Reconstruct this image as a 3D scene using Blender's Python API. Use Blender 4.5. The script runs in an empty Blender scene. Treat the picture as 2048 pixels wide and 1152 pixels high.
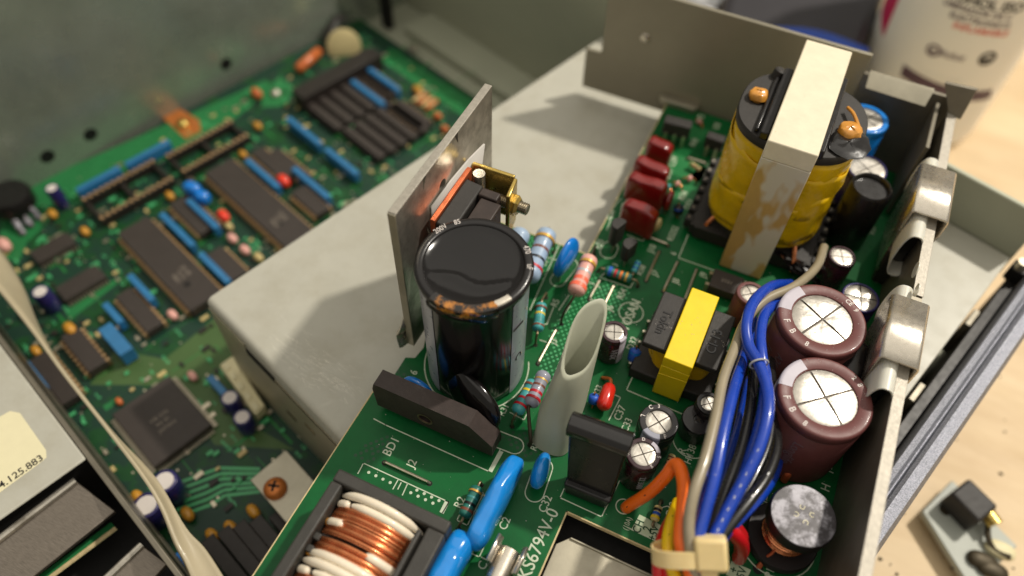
import bpy, bmesh, math, random
from math import cos, sin, pi, radians, sqrt, atan2
from mathutils import Vector, Matrix
random.seed(7)
SC = bpy.context.scene
COL = SC.collection
U = 0.1                      # 1 mm = 0.1 Blender units

# ------------------------------------------------------------------ camera
F_PX, PITCH, ROLL, YAW1, YAW2, CAM_H = 1546.6, -0.938956, -0.0412314, -0.402747, -0.738012, 188.0
def _cam_axes():
    f = Vector((0, cos(PITCH), sin(PITCH))); r = Vector((1, 0, 0)); d = f.cross(r)
    c, s = cos(ROLL), sin(ROLL)
    R = Matrix.Rotation(-YAW1, 3, 'Z')
    return R @ (c*r + s*d), R @ (-s*r + c*d), R @ f
RIGHT, DOWN, FWD = _cam_axes()
def ray(px, py): return RIGHT*((px-1024)/F_PX) + DOWN*((py-576)/F_PX) + FWD
_d = ray(1180, 700)
CAM = -(_d*(CAM_H/-_d.z))
def P(px, py, z=0.0):
    d = ray(px, py); return CAM + d*((z-CAM.z)/d.z)
def onX(px, py, X):
    d = ray(px, py); return CAM + d*((X-CAM.x)/d.x)
def onY(px, py, Y):
    d = ray(px, py); return CAM + d*((Y-CAM.y)/d.y)
CH = YAW2 - YAW1             # the big case is turned by this angle against the supply board
RCH = Matrix.Rotation(CH, 3, 'Z'); RCHI = RCH.inverted()
def Q(px, py, z):            # point in the case's own axes
    return RCHI @ P(px, py, z)
def W(x, y, z):              # case axes -> board axes
    return RCH @ Vector((x, y, z))

cd = bpy.data.cameras.new('camera'); cam = bpy.data.objects.new('camera', cd); COL.objects.link(cam)
mw = Matrix((RIGHT, -DOWN, -FWD)).transposed().to_4x4(); mw.translation = CAM*U
cam.matrix_world = mw
cd.sensor_width = 36; cd.lens = F_PX/2048*36
cd.clip_start = 0.1; cd.clip_end = 2000
cd.dof.use_dof = True; cd.dof.focus_distance = 19.7; cd.dof.aperture_fstop = 0.060
SC.camera = cam

# ------------------------------------------------------------------ light
wd = bpy.data.worlds.new('World'); SC.world = wd; wd.use_nodes = True
bg = wd.node_tree.nodes['Background']; bg.inputs[0].default_value = (1.0, 0.93, 0.80, 1); bg.inputs[1].default_value = 0.33
def area(name, loc, target, size, power, col, shape='DISK'):
    l = bpy.data.lights.new(name, 'AREA'); l.shape = shape; l.size = size; l.energy = power; l.color = col
    o = bpy.data.objects.new(name, l); COL.objects.link(o)
    o.location = loc; o.rotation_euler = (Vector(target)-Vector(loc)).to_track_quat('-Z', 'Y').to_euler()
    return o
KD = Vector((0.47, 0.62, 1.0)).normalized()
area('desk_lamp_light', Vector((0, 3, 0)) + KD*120, (0, 3, 0), 5.0, 136000, (1.0, 0.93, 0.82))
area('overhead_fill_light', (10, 30, 200), (10, 30, 0), 400, 255000, (1.0, 0.94, 0.84))  # added broad fill, standing in for light bounced off the ceiling
SC.view_settings.view_transform = 'Standard'; SC.view_settings.look = 'None'
SC.view_settings.exposure = 0.0; SC.view_settings.gamma = 1.0
SC.cycles.use_denoising = True

# ------------------------------------------------------------------ materials
def lin(c):
    return tuple(((v/255)/12.92 if v/255 <= 0.04045 else ((v/255+0.055)/1.055)**2.4) for v in c)
MATS = {}
def mat(name, col, rough=0.5, metal=0.0, var=0.10, scale=3.0, bump=0.0, bscale=20.0, coat=0.0, trans=0.0,
        col2=None, mix=(0.45, 0.6), mscale=2.0, mdet=8, bdist=0.02, rvar=0.1, alpha=1.0, sss=0.0, stretch=None, spec=0.5, ior=1.45):
    m = bpy.data.materials.new(name); m.use_nodes = True; nt = m.node_tree; N = nt.nodes; L = nt.links
    b = N['Principled BSDF']; b.inputs['Roughness'].default_value = rough; b.inputs['Metallic'].default_value = metal
    b.inputs['Coat Weight'].default_value = coat; b.inputs['Coat Roughness'].default_value = 0.08
    b.inputs['Transmission Weight'].default_value = trans; b.inputs['Alpha'].default_value = alpha
    b.inputs['Specular IOR Level'].default_value = spec; b.inputs['IOR'].default_value = ior
    if sss: b.inputs['Subsurface Weight'].default_value = sss; b.inputs['Subsurface Radius'].default_value = (0.2, 0.17, 0.12); b.inputs['Subsurface Scale'].default_value = 0.5
    tc = N.new('ShaderNodeTexCoord'); src = tc.outputs['Object']
    if stretch:
        mp = N.new('ShaderNodeMapping'); mp.inputs['Scale'].default_value = stretch; L.new(src, mp.inputs[0]); src = mp.outputs[0]
    no = N.new('ShaderNodeTexNoise'); no.inputs['Scale'].default_value = scale; no.inputs['Detail'].default_value = 6; no.inputs['Roughness'].default_value = 0.65
    L.new(src, no.inputs['Vector'])
    cr = N.new('ShaderNodeValToRGB'); c = lin(col)
    cr.color_ramp.elements[0].color = (*[max(0, v*(1-var*1.6)) for v in c], 1); cr.color_ramp.elements[0].position = 0.25
    cr.color_ramp.elements[1].color = (*[min(1, v*(1+var)) for v in c], 1); cr.color_ramp.elements[1].position = 0.75
    L.new(no.outputs['Fac'], cr.inputs[0]); out = cr.outputs[0]
    if col2:
        n2 = N.new('ShaderNodeTexNoise'); n2.inputs['Scale'].default_value = mscale; n2.inputs['Detail'].default_value = mdet; n2.inputs['Roughness'].default_value = 0.7
        L.new(src, n2.inputs['Vector'])
        mr = N.new('ShaderNodeMapRange'); mr.inputs['From Min'].default_value = mix[0]; mr.inputs['From Max'].default_value = mix[1]
        L.new(n2.outputs['Fac'], mr.inputs['Value'])
        mx = N.new('ShaderNodeMix'); mx.data_type = 'RGBA'; mx.inputs[7].default_value = (*lin(col2), 1)
        L.new(mr.outputs[0], mx.inputs[0]); L.new(out, mx.inputs[6]); out = mx.outputs[2]
    L.new(out, b.inputs['Base Color'])
    if rvar:
        mr2 = N.new('ShaderNodeMapRange'); mr2.inputs['To Min'].default_value = max(0.02, rough-rvar); mr2.inputs['To Max'].default_value = min(1, rough+rvar)
        n3 = N.new('ShaderNodeTexNoise'); n3.inputs['Scale'].default_value = scale*2.3; n3.inputs['Detail'].default_value = 4
        L.new(src, n3.inputs['Vector']); L.new(n3.outputs['Fac'], mr2.inputs['Value']); L.new(mr2.outputs[0], b.inputs['Roughness'])
    if bump:
        n4 = N.new('ShaderNodeTexNoise'); n4.inputs['Scale'].default_value = bscale; n4.inputs['Detail'].default_value = 5
        L.new(src, n4.inputs['Vector'])
        bp = N.new('ShaderNodeBump'); bp.inputs['Strength'].default_value = bump; bp.inputs['Distance'].default_value = bdist
        L.new(n4.outputs['Fac'], bp.inputs['Height']); L.new(bp.outputs[0], b.inputs['Normal'])
    MATS[name] = m; return m
def M(n): return MATS[n]
mat('paint', (179, 177, 164), 0.42, 0.0, 0.04, 0.8, bump=0.10, bscale=60, col2=(166, 162, 146), mix=(0.45, 0.75), mscale=0.7, rvar=0.14)
mat('bracket_shaded', (146, 140, 122), 0.38, 0.25, 0.06, 0.5, bump=0.05, bscale=40)  # cover paint again, darkened for the bracket's shaded face
mat('dark_metal', (122, 116, 102), 0.42, 0.5, 0.15, 1.0)
mat('residue', (24, 20, 18), 0.15, 0, 0.2, 3, coat=0.6, col2=(190, 122, 40), mix=(0.50, 0.60), mscale=2.6)
mat('tape_strip', (222, 180, 6), 0.28, 0, 0.08, 1.2, coat=0.3, bump=0.6, bscale=1.3, bdist=0.12)
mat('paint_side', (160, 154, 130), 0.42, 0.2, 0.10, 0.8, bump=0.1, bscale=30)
mat('case_wall', (158, 166, 152), 0.27, 0.5, 0.15, 0.35, bump=0.06, bscale=14)
mat('case_panel', (168, 170, 150), 0.55, 0.1, 0.06, 0.4)
mat('zinc', (172, 166, 148), 0.42, 0.75, 0.10, 1.5, bump=0.05, bscale=25)
mat('alu', (196, 190, 178), 0.40, 0.9, 0.18, 2.2, bump=0.12, bscale=18, col2=(120, 112, 98), mix=(0.48, 0.75), mscale=1.4)
mat('alu_cut', (168, 162, 150), 0.5, 0.4, 0.15, 9, bump=0.5, bscale=30, stretch=(1, 1, 0.25))
mat('nickel', (216, 208, 194), 0.28, 0.9, 0.08, 4, bump=0.12, bscale=30)
mat('brass', (206, 178, 100), 0.28, 0.9, 0.18, 3)
mat('steel', (190, 182, 165), 0.3, 0.95, 0.1, 4)
mat('tin', (196, 186, 164), 0.35, 0.9, 0.12, 6)
mat('lead_wire', (150, 132, 104), 0.4, 0.85, 0.2, 6)
mat('dark_lead', (70, 62, 46), 0.5, 0.5, 0.2, 6)
mat('copper', (222, 140, 92), 0.26, 0.85, 0.15, 3, coat=0.3)
mat('copper_dull', (196, 104, 66), 0.45, 0.6, 0.2, 4)
mat('white_band', (232, 220, 198), 0.4, 0, 0.06, 2, coat=0.25, sss=0.15)
mat('amber_glue', (204, 140, 52), 0.3, 0, 0.15, 4, coat=0.4)
mat('pcb', (14, 94, 46), 0.35, 0, 0.10, 0.6, spec=0.25, bump=0.06, bscale=9, col2=(14, 80, 40), mix=(0.45, 0.62), mscale=0.5)
mat('pcb_edge', (206, 186, 140), 0.7, 0, 0.15, 6)
mat('dot_light', (74, 168, 108), 0.35, 0, 0.05)
mat('dot_dark', (12, 70, 36), 0.35, 0, 0.05)
mat('silk', (196, 206, 182), 0.6, 0, 0.10, 4)
mat('silk_label', (188, 202, 170), 0.6, 0, 0.08, 4)
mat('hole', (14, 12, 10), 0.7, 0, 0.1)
mat('black_epoxy', (44, 41, 38), 0.55, 0, 0.15, 4, bump=0.3, bscale=40)
mat('brown_epoxy', (56, 46, 42), 0.5, 0, 0.22, 2.5, bump=0.25, bscale=30)
mat('black_gloss', (22, 20, 20), 0.18, 0, 0.15, 3, coat=0.5)
mat('black_satin', (26, 24, 24), 0.3, 0, 0.15, 2, coat=0.1)
mat('black_vinyl', (16, 14, 14), 0.16, 0, 0.1, 2, coat=0.25, bump=0.03, bscale=3, spec=0.4)
mat('grey_stripe', (152, 154, 166), 0.3, 0, 0.06, 2, coat=0.3)
mat('clear_film', (190, 190, 190), 0.08, 0, 0.02, 2, trans=0.93, ior=1.2)
mat('chip', (58, 51, 47), 0.5, 0, 0.10, 1.5, bump=0.15, bscale=40)
mat('chip_print', (136, 126, 114), 0.6, 0, 0.1)
mat('socket', (40, 34, 30), 0.5, 0, 0.15)
mat('pin_brown', (196, 160, 116), 0.5, 0.3, 0.2, 8)
mat('sip_blue', (44, 114, 164), 0.4, 0, 0.12, 2, coat=0.2)
mat('cap_blue', (14, 122, 214), 0.2, 0, 0.08, 2, coat=0.6, sss=0.05, bump=0.08, bscale=3)
mat('film_blue', (22, 134, 218), 0.16, 0, 0.08, 1.5, coat=0.7, bump=0.12, bscale=2.5)
mat('elec_navy', (40, 34, 92), 0.3, 0, 0.15, 2, coat=0.3)
mat('elec_blue', (20, 120, 206), 0.28, 0, 0.1, 2, coat=0.4)
mat('elec_brown', (104, 60, 58), 0.46, 0, 0.10, 2.5, coat=0.06, bump=0.06, bscale=30, col2=(122, 76, 72), mix=(0.62, 0.8), mscale=6)
mat('elec_purple', (54, 26, 34), 0.28, 0, 0.15, 2, coat=0.35)
mat('elec_black', (30, 26, 28), 0.3, 0, 0.12, 2, coat=0.35)
mat('elec_stripe', (186, 180, 190), 0.4, 0, 0.06)
mat('vent', (190, 185, 176), 0.36, 0.9, 0.14, 6, bump=0.4, bscale=2.2, bdist=0.05)
mat('vent_groove', (70, 62, 54), 0.5, 0.4, 0.1)
mat('print_white', (214, 206, 200), 0.6, 0, 0.05)
mat('print_grey', (120, 100, 104), 0.6, 0, 0.05)
mat('print_dark', (38, 34, 32), 0.6, 0, 0.05)
mat('yellow_tape', (226, 184, 6), 0.28, 0, 0.10, 1.2, coat=0.3, bump=0.8, bscale=0.9, bdist=0.16)
mat('yellow_core', (236, 204, 16), 0.38, 0, 0.06, 2, coat=0.15, bump=0.05)
mat('core_white', (226, 216, 190), 0.42, 0, 0.06, 2, coat=0.1, bump=0.1, bscale=14, col2=(188, 172, 140), mix=(0.66, 0.78), mscale=3)
mat('core_stained', (192, 156, 92), 0.36, 0, 0.10, 1.2, coat=0.25, col2=(206, 198, 178), mix=(0.47, 0.54), mscale=0.75, mdet=3, stretch=(1, 1, 0.42))
mat('red_film', (120, 20, 18), 0.2, 0, 0.12, 2, coat=0.6)
mat('red_bead', (206, 40, 26), 0.2, 0, 0.1, 2, coat=0.6)
mat('orange_bead', (196, 102, 48), 0.35, 0, 0.15, 2, coat=0.3)
mat('yellow_bead', (200, 142, 44), 0.35, 0, 0.15, 2, coat=0.3)
mat('res_blue', (156, 178, 204), 0.38, 0, 0.06, 3, coat=0.15, bump=0.08)
mat('res_grey', (150, 152, 166), 0.38, 0, 0.06, 3, coat=0.15, bump=0.08)
mat('res_pink', (226, 168, 156), 0.42, 0, 0.06, 3, coat=0.1, bump=0.08)
mat('res_teal', (70, 160, 162), 0.35, 0, 0.06, 3, coat=0.25, bump=0.06)
mat('res_green', (40, 112, 100), 0.35, 0, 0.08, 3, coat=0.25)
mat('res_tan', (196, 176, 120), 0.4, 0, 0.08, 3)
for n, c in dict(gold=(206, 160, 74), brown=(120, 68, 48), black=(22, 20, 20), red=(190, 30, 44), coral=(246, 112, 84), silver=(190, 190, 190), yellow=(226, 196, 30), orange=(232, 120, 40), blue=(40, 90, 190), teal=(60, 140, 140), green=(30, 110, 60)).items():
    mat('band_'+n, c, 0.4, 0.3 if n in ('gold', 'silver') else 0, 0.05, 3)
mat('tube_grey', (176, 178, 158), 0.42, 0, 0.05, 1, sss=0.04, coat=0.05)
mat('tube_white', (206, 204, 192), 0.35, 0, 0.04, 1, sss=0.4)
mat('sil_pad', (196, 192, 186), 0.5, 0, 0.05, 1)
mat('wire_blue', (18, 62, 170), 0.28, 0, 0.08, 2, coat=0.35)
mat('wire_black', (28, 27, 27), 0.28, 0, 0.08, 2, coat=0.35)
mat('wire_beige', (150, 139, 116), 0.34, 0, 0.10, 1.5, coat=0.25)
mat('wire_orange', (255, 112, 22), 0.34, 0, 0.06, 2, coat=0.2)
mat('wire_yellow', (244, 204, 22), 0.34, 0, 0.06, 2, coat=0.2)
mat('wire_red', (206, 24, 34), 0.3, 0, 0.06, 2, coat=0.3)
mat('tie', (232, 208, 152), 0.4, 0, 0.05, 2, sss=0.3)
mat('plastic_black', (58, 56, 52), 0.5, 0, 0.15, 2, bump=0.35, bscale=30, col2=(84, 78, 72), mix=(0.62, 0.8), mscale=5)
mat('ferrite', (58, 54, 58), 0.42, 0.1, 0.15, 3, col2=(150, 148, 156), mix=(0.46, 0.6), mscale=2.6)
mat('ferrite_side', (36, 30, 30), 0.5, 0, 0.2, 3)
mat('brush', (122, 114, 104), 0.34, 0.8, 0.28, 6, stretch=(1, 12, 1), bump=0.1, bscale=12)
mat('rail', (146, 148, 158), 0.42, 0.6, 0.5, 26, bump=0.6, bscale=60, rvar=0.15)
mat('rail_inner', (26, 24, 22), 0.45, 0.2, 0.2, 2)
mat('label_cream', (226, 218, 180), 0.5, 0, 0.03, 2)
mat('ffc', (178, 166, 138), 0.4, 0, 0.06, 1, coat=0.15)
mat('main_pcb', (28, 74, 38), 0.35, 0, 0.2, 0.9, spec=0.3, col2=(30, 58, 46), mix=(0.44, 0.5), mscale=1.1)
mat('main_bright', (42, 116, 66), 0.3, 0, 0.08, 1, spec=0.3)
mat('main_trace', (42, 118, 58), 0.35, 0, 0.08, 1, spec=0.3)
mat('main_olive', (72, 98, 56), 0.4, 0, 0.08, 1, spec=0.3)
mat('copper_pad', (206, 124, 62), 0.4, 0.5, 0.15, 2)
mat('battery', (206, 190, 140), 0.35, 0.4, 0.08, 1)
mat('table', (214, 190, 152), 0.55, 0, 0.07, 0.10, col2=(190, 162, 122), mix=(0.42, 0.75), mscale=0.09, stretch=(1, 4, 1), bump=0.05, bscale=3)
mat('bottle', (242, 240, 232), 0.35, 0, 0.02, 0.5, sss=0.1)
mat('magenta', (206, 44, 96), 0.4, 0, 0.04, 1)
mat('plum', (92, 70, 82), 0.5, 0, 0.04, 1)
mat('salmon', (222, 120, 104), 0.5, 0, 0.04, 1)
mat('dark_pouch', (44, 42, 46), 0.5, 0, 0.1, 0.3)
mat('pouch_blue', (24, 70, 168), 0.4, 0, 0.08, 0.4)
mat('pouch_white', (206, 208, 214), 0.4, 0, 0.04, 0.4)
mat('mod_grey', (168, 172, 162), 0.5, 0, 0.06, 0.4)
mat('led_red', (232, 60, 36), 0.3, 0, 0.06, 2, coat=0.3)
mat('cream_conn', (222, 212, 170), 0.5, 0, 0.05, 2)

# ------------------------------------------------------------------ mesh building (board millimetres)
class MB:
    def __init__(s, xf=None): s.v = []; s.f = []; s.m = []; s.cur = 0; s.xf = xf
    def add(s, vs, fs):
        o = len(s.v); s.v += [Vector(x) for x in vs]; s.f += [tuple(i+o for i in f) for f in fs]; s.m += [s.cur]*len(fs); return s
    def hexa(s, p):   # p: bottom ring of 4, top ring of 4
        return s.add(p, [(0, 3, 2, 1), (4, 5, 6, 7), (0, 1, 5, 4), (1, 2, 6, 5), (2, 3, 7, 6), (3, 0, 4, 7)])
    def box(s, x0, x1, y0, y1, z0, z1):
        return s.hexa([(x0, y0, z0), (x1, y0, z0), (x1, y1, z0), (x0, y1, z0), (x0, y0, z1), (x1, y0, z1), (x1, y1, z1), (x0, y1, z1)])
    def obox(s, c, a, b, d):   # centre and three half vectors
        c, a, b, d = Vector(c), Vector(a), Vector(b), Vector(d)
        return s.hexa([c-a-b-d, c+a-b-d, c+a+b-d, c-a+b-d, c-a-b+d, c+a-b+d, c+a+b+d, c-a+b+d])
    def prism(s, poly, z0, z1):
        n = len(poly)
        if sum(poly[i][0]*poly[(i+1) % n][1]-poly[(i+1) % n][0]*poly[i][1] for i in range(n)) < 0: poly = poly[::-1]
        vs = [(x, y, z0) for x, y in poly] + [(x, y, z1) for x, y in poly]
        return s.add(vs, [tuple(range(n-1, -1, -1)), tuple(range(n, 2*n))] + [(i, (i+1) % n, n+(i+1) % n, n+i) for i in range(n)])
    def extr(s, pts, vec):     # any planar polygon pushed along vec
        n = len(pts); vec = Vector(vec); pts = [Vector(p) for p in pts]
        nn = Vector((0, 0, 0))
        for i in range(n): nn += pts[i].cross(pts[(i+1) % n])
        if nn.dot(vec) < 0: pts = pts[::-1]
        return s.add(pts+[p+vec for p in pts], [tuple(range(n-1, -1, -1)), tuple(range(n, 2*n))] + [(i, (i+1) % n, n+(i+1) % n, n+i) for i in range(n)])
    def rings(s, rs, cap0=True, cap1=True, closed=True):
        n = len(rs[0]); vs = [p for r in rs for p in r]; fs = []
        for k in range(len(rs)-1):
            for i in range(n if closed else n-1):
                fs.append((k*n+i, k*n+(i+1) % n, (k+1)*n+(i+1) % n, (k+1)*n+i))
        if cap0: fs.append(tuple(range(n-1, -1, -1)))
        if cap1: fs.append(tuple((len(rs)-1)*n+i for i in range(n)))
        return s.add(vs, fs)
    def axis(s, p, q, prof, n=20, cap0=True, cap1=True):   # prof: (t along p->q in mm, radius)
        p, q = Vector(p), Vector(q); w = (q-p).normalized()
        u = w.cross(Vector((0, 0, 1)) if abs(w.z) < 0.9 else Vector((1, 0, 0))).normalized(); v = w.cross(u)
        return s.rings([[p+w*t+(u*cos(2*pi*i/n)+v*sin(2*pi*i/n))*r for i in range(n)] for t, r in prof], cap0, cap1)
    def cyl(s, p, q, r, n=20): return s.axis(p, q, [(0, r), ((Vector(q)-Vector(p)).length, r)], n)
    def lathe(s, c, prof, n=40, cap0=True, cap1=True, a0=0, a1=2*pi):
        c = Vector(c); full = abs(a1-a0-2*pi) < 1e-6; k = n if full else n+1
        return s.rings([[c+Vector((r*cos(a0+(a1-a0)*i/n), r*sin(a0+(a1-a0)*i/n), z)) for i in range(k)] for r, z in prof], cap0 and full, cap1 and full, full)
    def tube(s, pts, r, n=12, sub=6, caps=True, flat=None):
        pts = [Vector(p) for p in pts]
        if sub > 1 and len(pts) > 2:
            q = [pts[0]*2-pts[1]]+pts+[pts[-1]*2-pts[-2]]; o = []
            for i in range(1, len(q)-2):
                a, b, c, d = q[i-1:i+3]
                for k in range(sub):
                    t = k/sub; o.append(0.5*((2*b)+(c-a)*t+(2*a-5*b+4*c-d)*t*t+(3*b-a-3*c+d)*t*t*t))
            o.append(pts[-1]); pts = o
        rs = []; u = None
        for i, p in enumerate(pts):
            w = (pts[min(i+1, len(pts)-1)]-pts[max(i-1, 0)]).normalized()
            if u is None: u = w.cross(Vector((0, 0, 1)) if abs(w.z) < 0.9 else Vector((1, 0, 0))).normalized()
            u = (u-w*u.dot(w)).normalized(); v = w.cross(u)
            rr = r(i/(len(pts)-1)) if callable(r) else r
            rs.append([p+(u*cos(2*pi*k/n)+v*sin(2*pi*k/n)*(flat or 1))*rr for k in range(n)])
        return s.rings(rs, caps, caps)
    def blob(s, c, a, b, d, e1=1.0, e2=1.0, nu=24, nv=14):   # superellipsoid on half vectors a,b,d
        c, a, b, d = Vector(c), Vector(a), Vector(b), Vector(d)
        pw = lambda x, e: math.copysign(abs(x)**e, x)
        rs = []
        for j in range(nv+1):
            ph = -pi/2+pi*j/nv; ph = max(-pi/2+0.02, min(pi/2-0.02, ph))
            rs.append([c+a*(pw(cos(ph), e1)*pw(cos(2*pi*i/nu), e2))+b*(pw(cos(ph), e1)*pw(sin(2*pi*i/nu), e2))+d*pw(sin(ph), e1) for i in range(nu)])
        return s.rings(rs)
    def strip(s, p, q, w, z0=0.02, h=0.05):    # flat printed line on the board
        p, q = Vector((p[0], p[1], 0)), Vector((q[0], q[1], 0)); d = (q-p).normalized(); n = Vector((-d.y, d.x, 0))*w/2; e = d*w/2
        return s.prism([tuple((p-e-n)[:2]), tuple((q+e-n)[:2]), tuple((q+e+n)[:2]), tuple((p-e+n)[:2])], z0, z0+h)
    def ring(s, c, r, w, z0=0.02, h=0.05, n=40, a0=0, a1=2*pi):
        k = n+1; full = abs(a1-a0-2*pi) < 1e-6
        rs = []
        for rr, z in ((r-w/2, z0+h), (r+w/2, z0+h), (r+w/2, z0), (r-w/2, z0)):
            rs.append([Vector((c[0]+rr*cos(a0+(a1-a0)*i/n), c[1]+rr*sin(a0+(a1-a0)*i/n), z)) for i in range(n if full else n+1)])
        rs.append([v.copy() for v in rs[0]])
        return s.rings(rs, False, False, full)
    def build(s, name, material, parent=None, bev=0.0, smooth=35, label=None, kind=None):
        me = bpy.data.meshes.new(name); off = Vector(parent['o_mm']) if parent else Vector((0, 0, 0))
        vs = [(s.xf(v) if s.xf else v) for v in s.v]
        root = parent
        me.from_pydata([tuple((v-off)*U) for v in vs], [], s.f)
        for mm in (material if isinstance(material, (list, tuple)) else [material]): me.materials.append(M(mm))
        if isinstance(material, (list, tuple)): me.polygons.foreach_set('material_index', s.m)
        if smooth:
            me.shade_smooth(); me.set_sharp_from_angle(angle=radians(smooth))
        me.update()
        o = bpy.data.objects.new(name, me); COL.objects.link(o)
        if root: o.parent = root; o['o_mm'] = list(off)
        if bev:
            b = o.modifiers.new('bevel', 'BEVEL'); b.width = bev*U; b.segments = 2; b.limit_method = 'ANGLE'; b.angle_limit = radians(50)
        if label: o['label'] = label
        if kind: o['kind'] = kind
        return o
ROOTS = []
def T(name, label, cat, loc, group=None):
    o = bpy.data.objects.new(name, None); COL.objects.link(o); loc = Vector(loc)
    o.location = loc*U; o['o_mm'] = list(loc); o['label'] = label; o['category'] = cat; o.empty_display_size = 0.2
    if group: o['group'] = group
    ROOTS.append(o); return o
def cw(v): return RCH @ Vector(v)            # transform for things built in case axes
def text(s, at, size, root, material='silk', name='lettering', rot=90, normal=None, up=None, ext=0.03, xs=1.0, bend=None, bold=0.0):
    cu = bpy.data.curves.new(name, 'FONT'); cu.body = s; cu.size = size*U; cu.align_x = 'CENTER'; cu.align_y = 'CENTER'
    cu.extrude = ext*U; cu.offset = bold*U; cu.resolution_u = 3
    tmp = bpy.data.objects.new('tmp', cu); COL.objects.link(tmp)
    me = bpy.data.meshes.new_from_object(tmp.evaluated_get(bpy.context.evaluated_depsgraph_get())); bpy.data.objects.remove(tmp); bpy.data.curves.remove(cu)
    me.name = name; at = Vector(at)
    if normal is None: mtx = Matrix.Rotation(radians(rot), 3, 'Z')
    else:
        n = Vector(normal).normalized(); y = Vector(up); y = (y-n*y.dot(n)).normalized(); x = y.cross(n); mtx = Matrix((x, y, n)).transposed()
    off = Vector(root['o_mm'])
    for v in me.vertices:
        c = v.co/U; c = Vector((c.x*xs, c.y, c.z))
        if bend:
            a = c.x/bend; c = Vector((sin(a)*(bend+c.z), c.y, cos(a)*(bend+c.z)-bend))
        v.co = (at + mtx @ c - off)*U
    me.materials.clear(); me.materials.append(M(material))
    o = bpy.data.objects.new(name, me); COL.objects.link(o); o.parent = root
    o['o_mm'] = list(off); return o

# ------------------------------------------------------------------ setting: table, case
Z_TABLE, Z_FLOOR, Z_MAIN, Z_BOX = -78.0, -64.0, -57.0, -9.3
m = MB(); m.box(-700, 900, -500, 1100, Z_TABLE-20, Z_TABLE)
tb = m.build('table_top', 'table', None, smooth=0); tb['kind'] = 'structure'; tb['label'] = 'tan wooden table top under everything'

case = T('device_case', 'opened grey metal device case with dark sparkling side rail and rear panel', 'metal case', W(-70, 30, Z_TABLE))
m = MB(cw); m.box(-246, 92, -190, 133, Z_FLOOR-3, Z_FLOOR); m.build('case_floor', 'case_panel', case, smooth=0)
m = MB(cw)
m.box(-246, 73, 132, 134, Z_FLOOR, 10)
m.box(-218, 60, 113, 132, Z_FLOOR, Z_FLOOR+5)
m.build('rear_panel', 'case_panel', case, bev=0.6)
m = MB(cw); m.box(-249, -240, -190, 134, Z_FLOOR, 60); sw_ = m.build('side_wall', 'case_wall', case, smooth=0)
# round holes pressed in the wall, seen as black discs with their own rim
for px, py in ((181, 269), (95, 313), (452, 128)):
    d = RCHI @ ray(px, py); c = RCHI @ CAM; h = c + d*((-240-c.x)/d.x)
    m = MB(cw); m.cyl((h.x-0.5, h.y, h.z), (h.x+0.08, h.y, h.z), 3.0, 24); m.build('wall_hole', 'hole', sw_)
# plastic rail on the right: grooved extrusion
m = MB(cw)
prof = [(79.2, -60), (79.2, -9), (80.2, -7.2), (81.8, -6.8), (82.6, -7.4), (82.9, -9.2), (83.3, -9.2), (83.6, -7), (84.6, -6.2), (87.6, -6.6), (88.8, -8.4), (89.2, -12), (89.4, Z_TABLE+1), (87, Z_TABLE+1), (87, -14), (80.6, -14), (80.6, -60)]
m.extr([(x, -120, z) for x, z in prof], (0, 252, 0)); m.build('side_rail', 'rail', case, smooth=40)
m = MB(cw); m.box(75.6, 79.0, -120, 130, -62, -13.5); m.box(74, 79.0, 126, 131, -13.5, -8); m.build('rail_liner', 'rail_inner', case, bev=0.4)
for yy in (100, 62):
    m = MB(cw); m.box(73.4, 75.4, yy, yy+8, -30, -14); m.build('rail_clip', 'dark_metal', case, bev=0.3)
m = MB(cw); q = Q(2046, 528, -6); m.cyl((q.x, q.y, -14), (q.x, q.y, -5), 1.8); m.build('rail_screw', 'tin', case)
s = Q(824, 88, -56); m = MB(cw); m.lathe((s.x, s.y, -59), [(2.6, 0), (2.6, 1.2), (2.0, 2.2), (0.4, 2.5)]); m.build('floor_screw', 'nickel', case)

box = T('drive_bay_cover', 'grey painted sheet metal cover under the green supply board', 'metal cover', W(-14, 30, Z_FLOOR))
m = MB(cw)
x0, x1, y0, y1, r = -99.2, 72.5, -65.5, 131.5, 2.2
arc = [(y0+r-r*cos(a*pi/10), Z_BOX-r+r*sin(a*pi/10)) for a in range(0, 6)]
prof = arc + [(y1, Z_BOX), (y1, Z_BOX-1.2), (y0+r, Z_BOX-1.2), (y0+1.2, Z_BOX-r), (y0+1.2, Z_FLOOR), (y0, Z_FLOOR)]
m.extr([(x0, y, z) for y, z in prof], (x1-x0, 0, 0)); m.build('cover_sheet', 'paint', box, bev=0.25, smooth=40)
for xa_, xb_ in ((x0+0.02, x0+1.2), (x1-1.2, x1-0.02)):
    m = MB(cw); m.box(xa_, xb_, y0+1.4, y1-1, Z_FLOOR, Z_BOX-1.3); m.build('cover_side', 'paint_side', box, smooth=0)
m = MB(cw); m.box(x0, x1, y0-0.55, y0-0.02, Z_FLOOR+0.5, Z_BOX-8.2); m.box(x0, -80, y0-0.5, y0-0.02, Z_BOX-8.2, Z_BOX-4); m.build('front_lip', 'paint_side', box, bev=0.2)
m = MB(cw); m.box(-80, -66, y0-0.62, y0-0.4, Z_BOX-9.6, Z_BOX-6.6); m.build('slot', 'hole', box, smooth=0)
m = MB(cw); m.box(-66, 0, y0-0.60, y0-0.4, Z_BOX-9.0, Z_BOX-8.2); m.build('seam', 'dark_lead', box, smooth=0)
for xx, zz in ((-64, -38), (-52, -30)):
    m = MB(cw); m.box(xx-2.4, xx+2.4, y0-0.75, y0-0.5, zz-1, zz+1); m.build('rivet_slot', 'dark_lead' if xx < -60 else 'lead_wire', box, bev=0.2)

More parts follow.
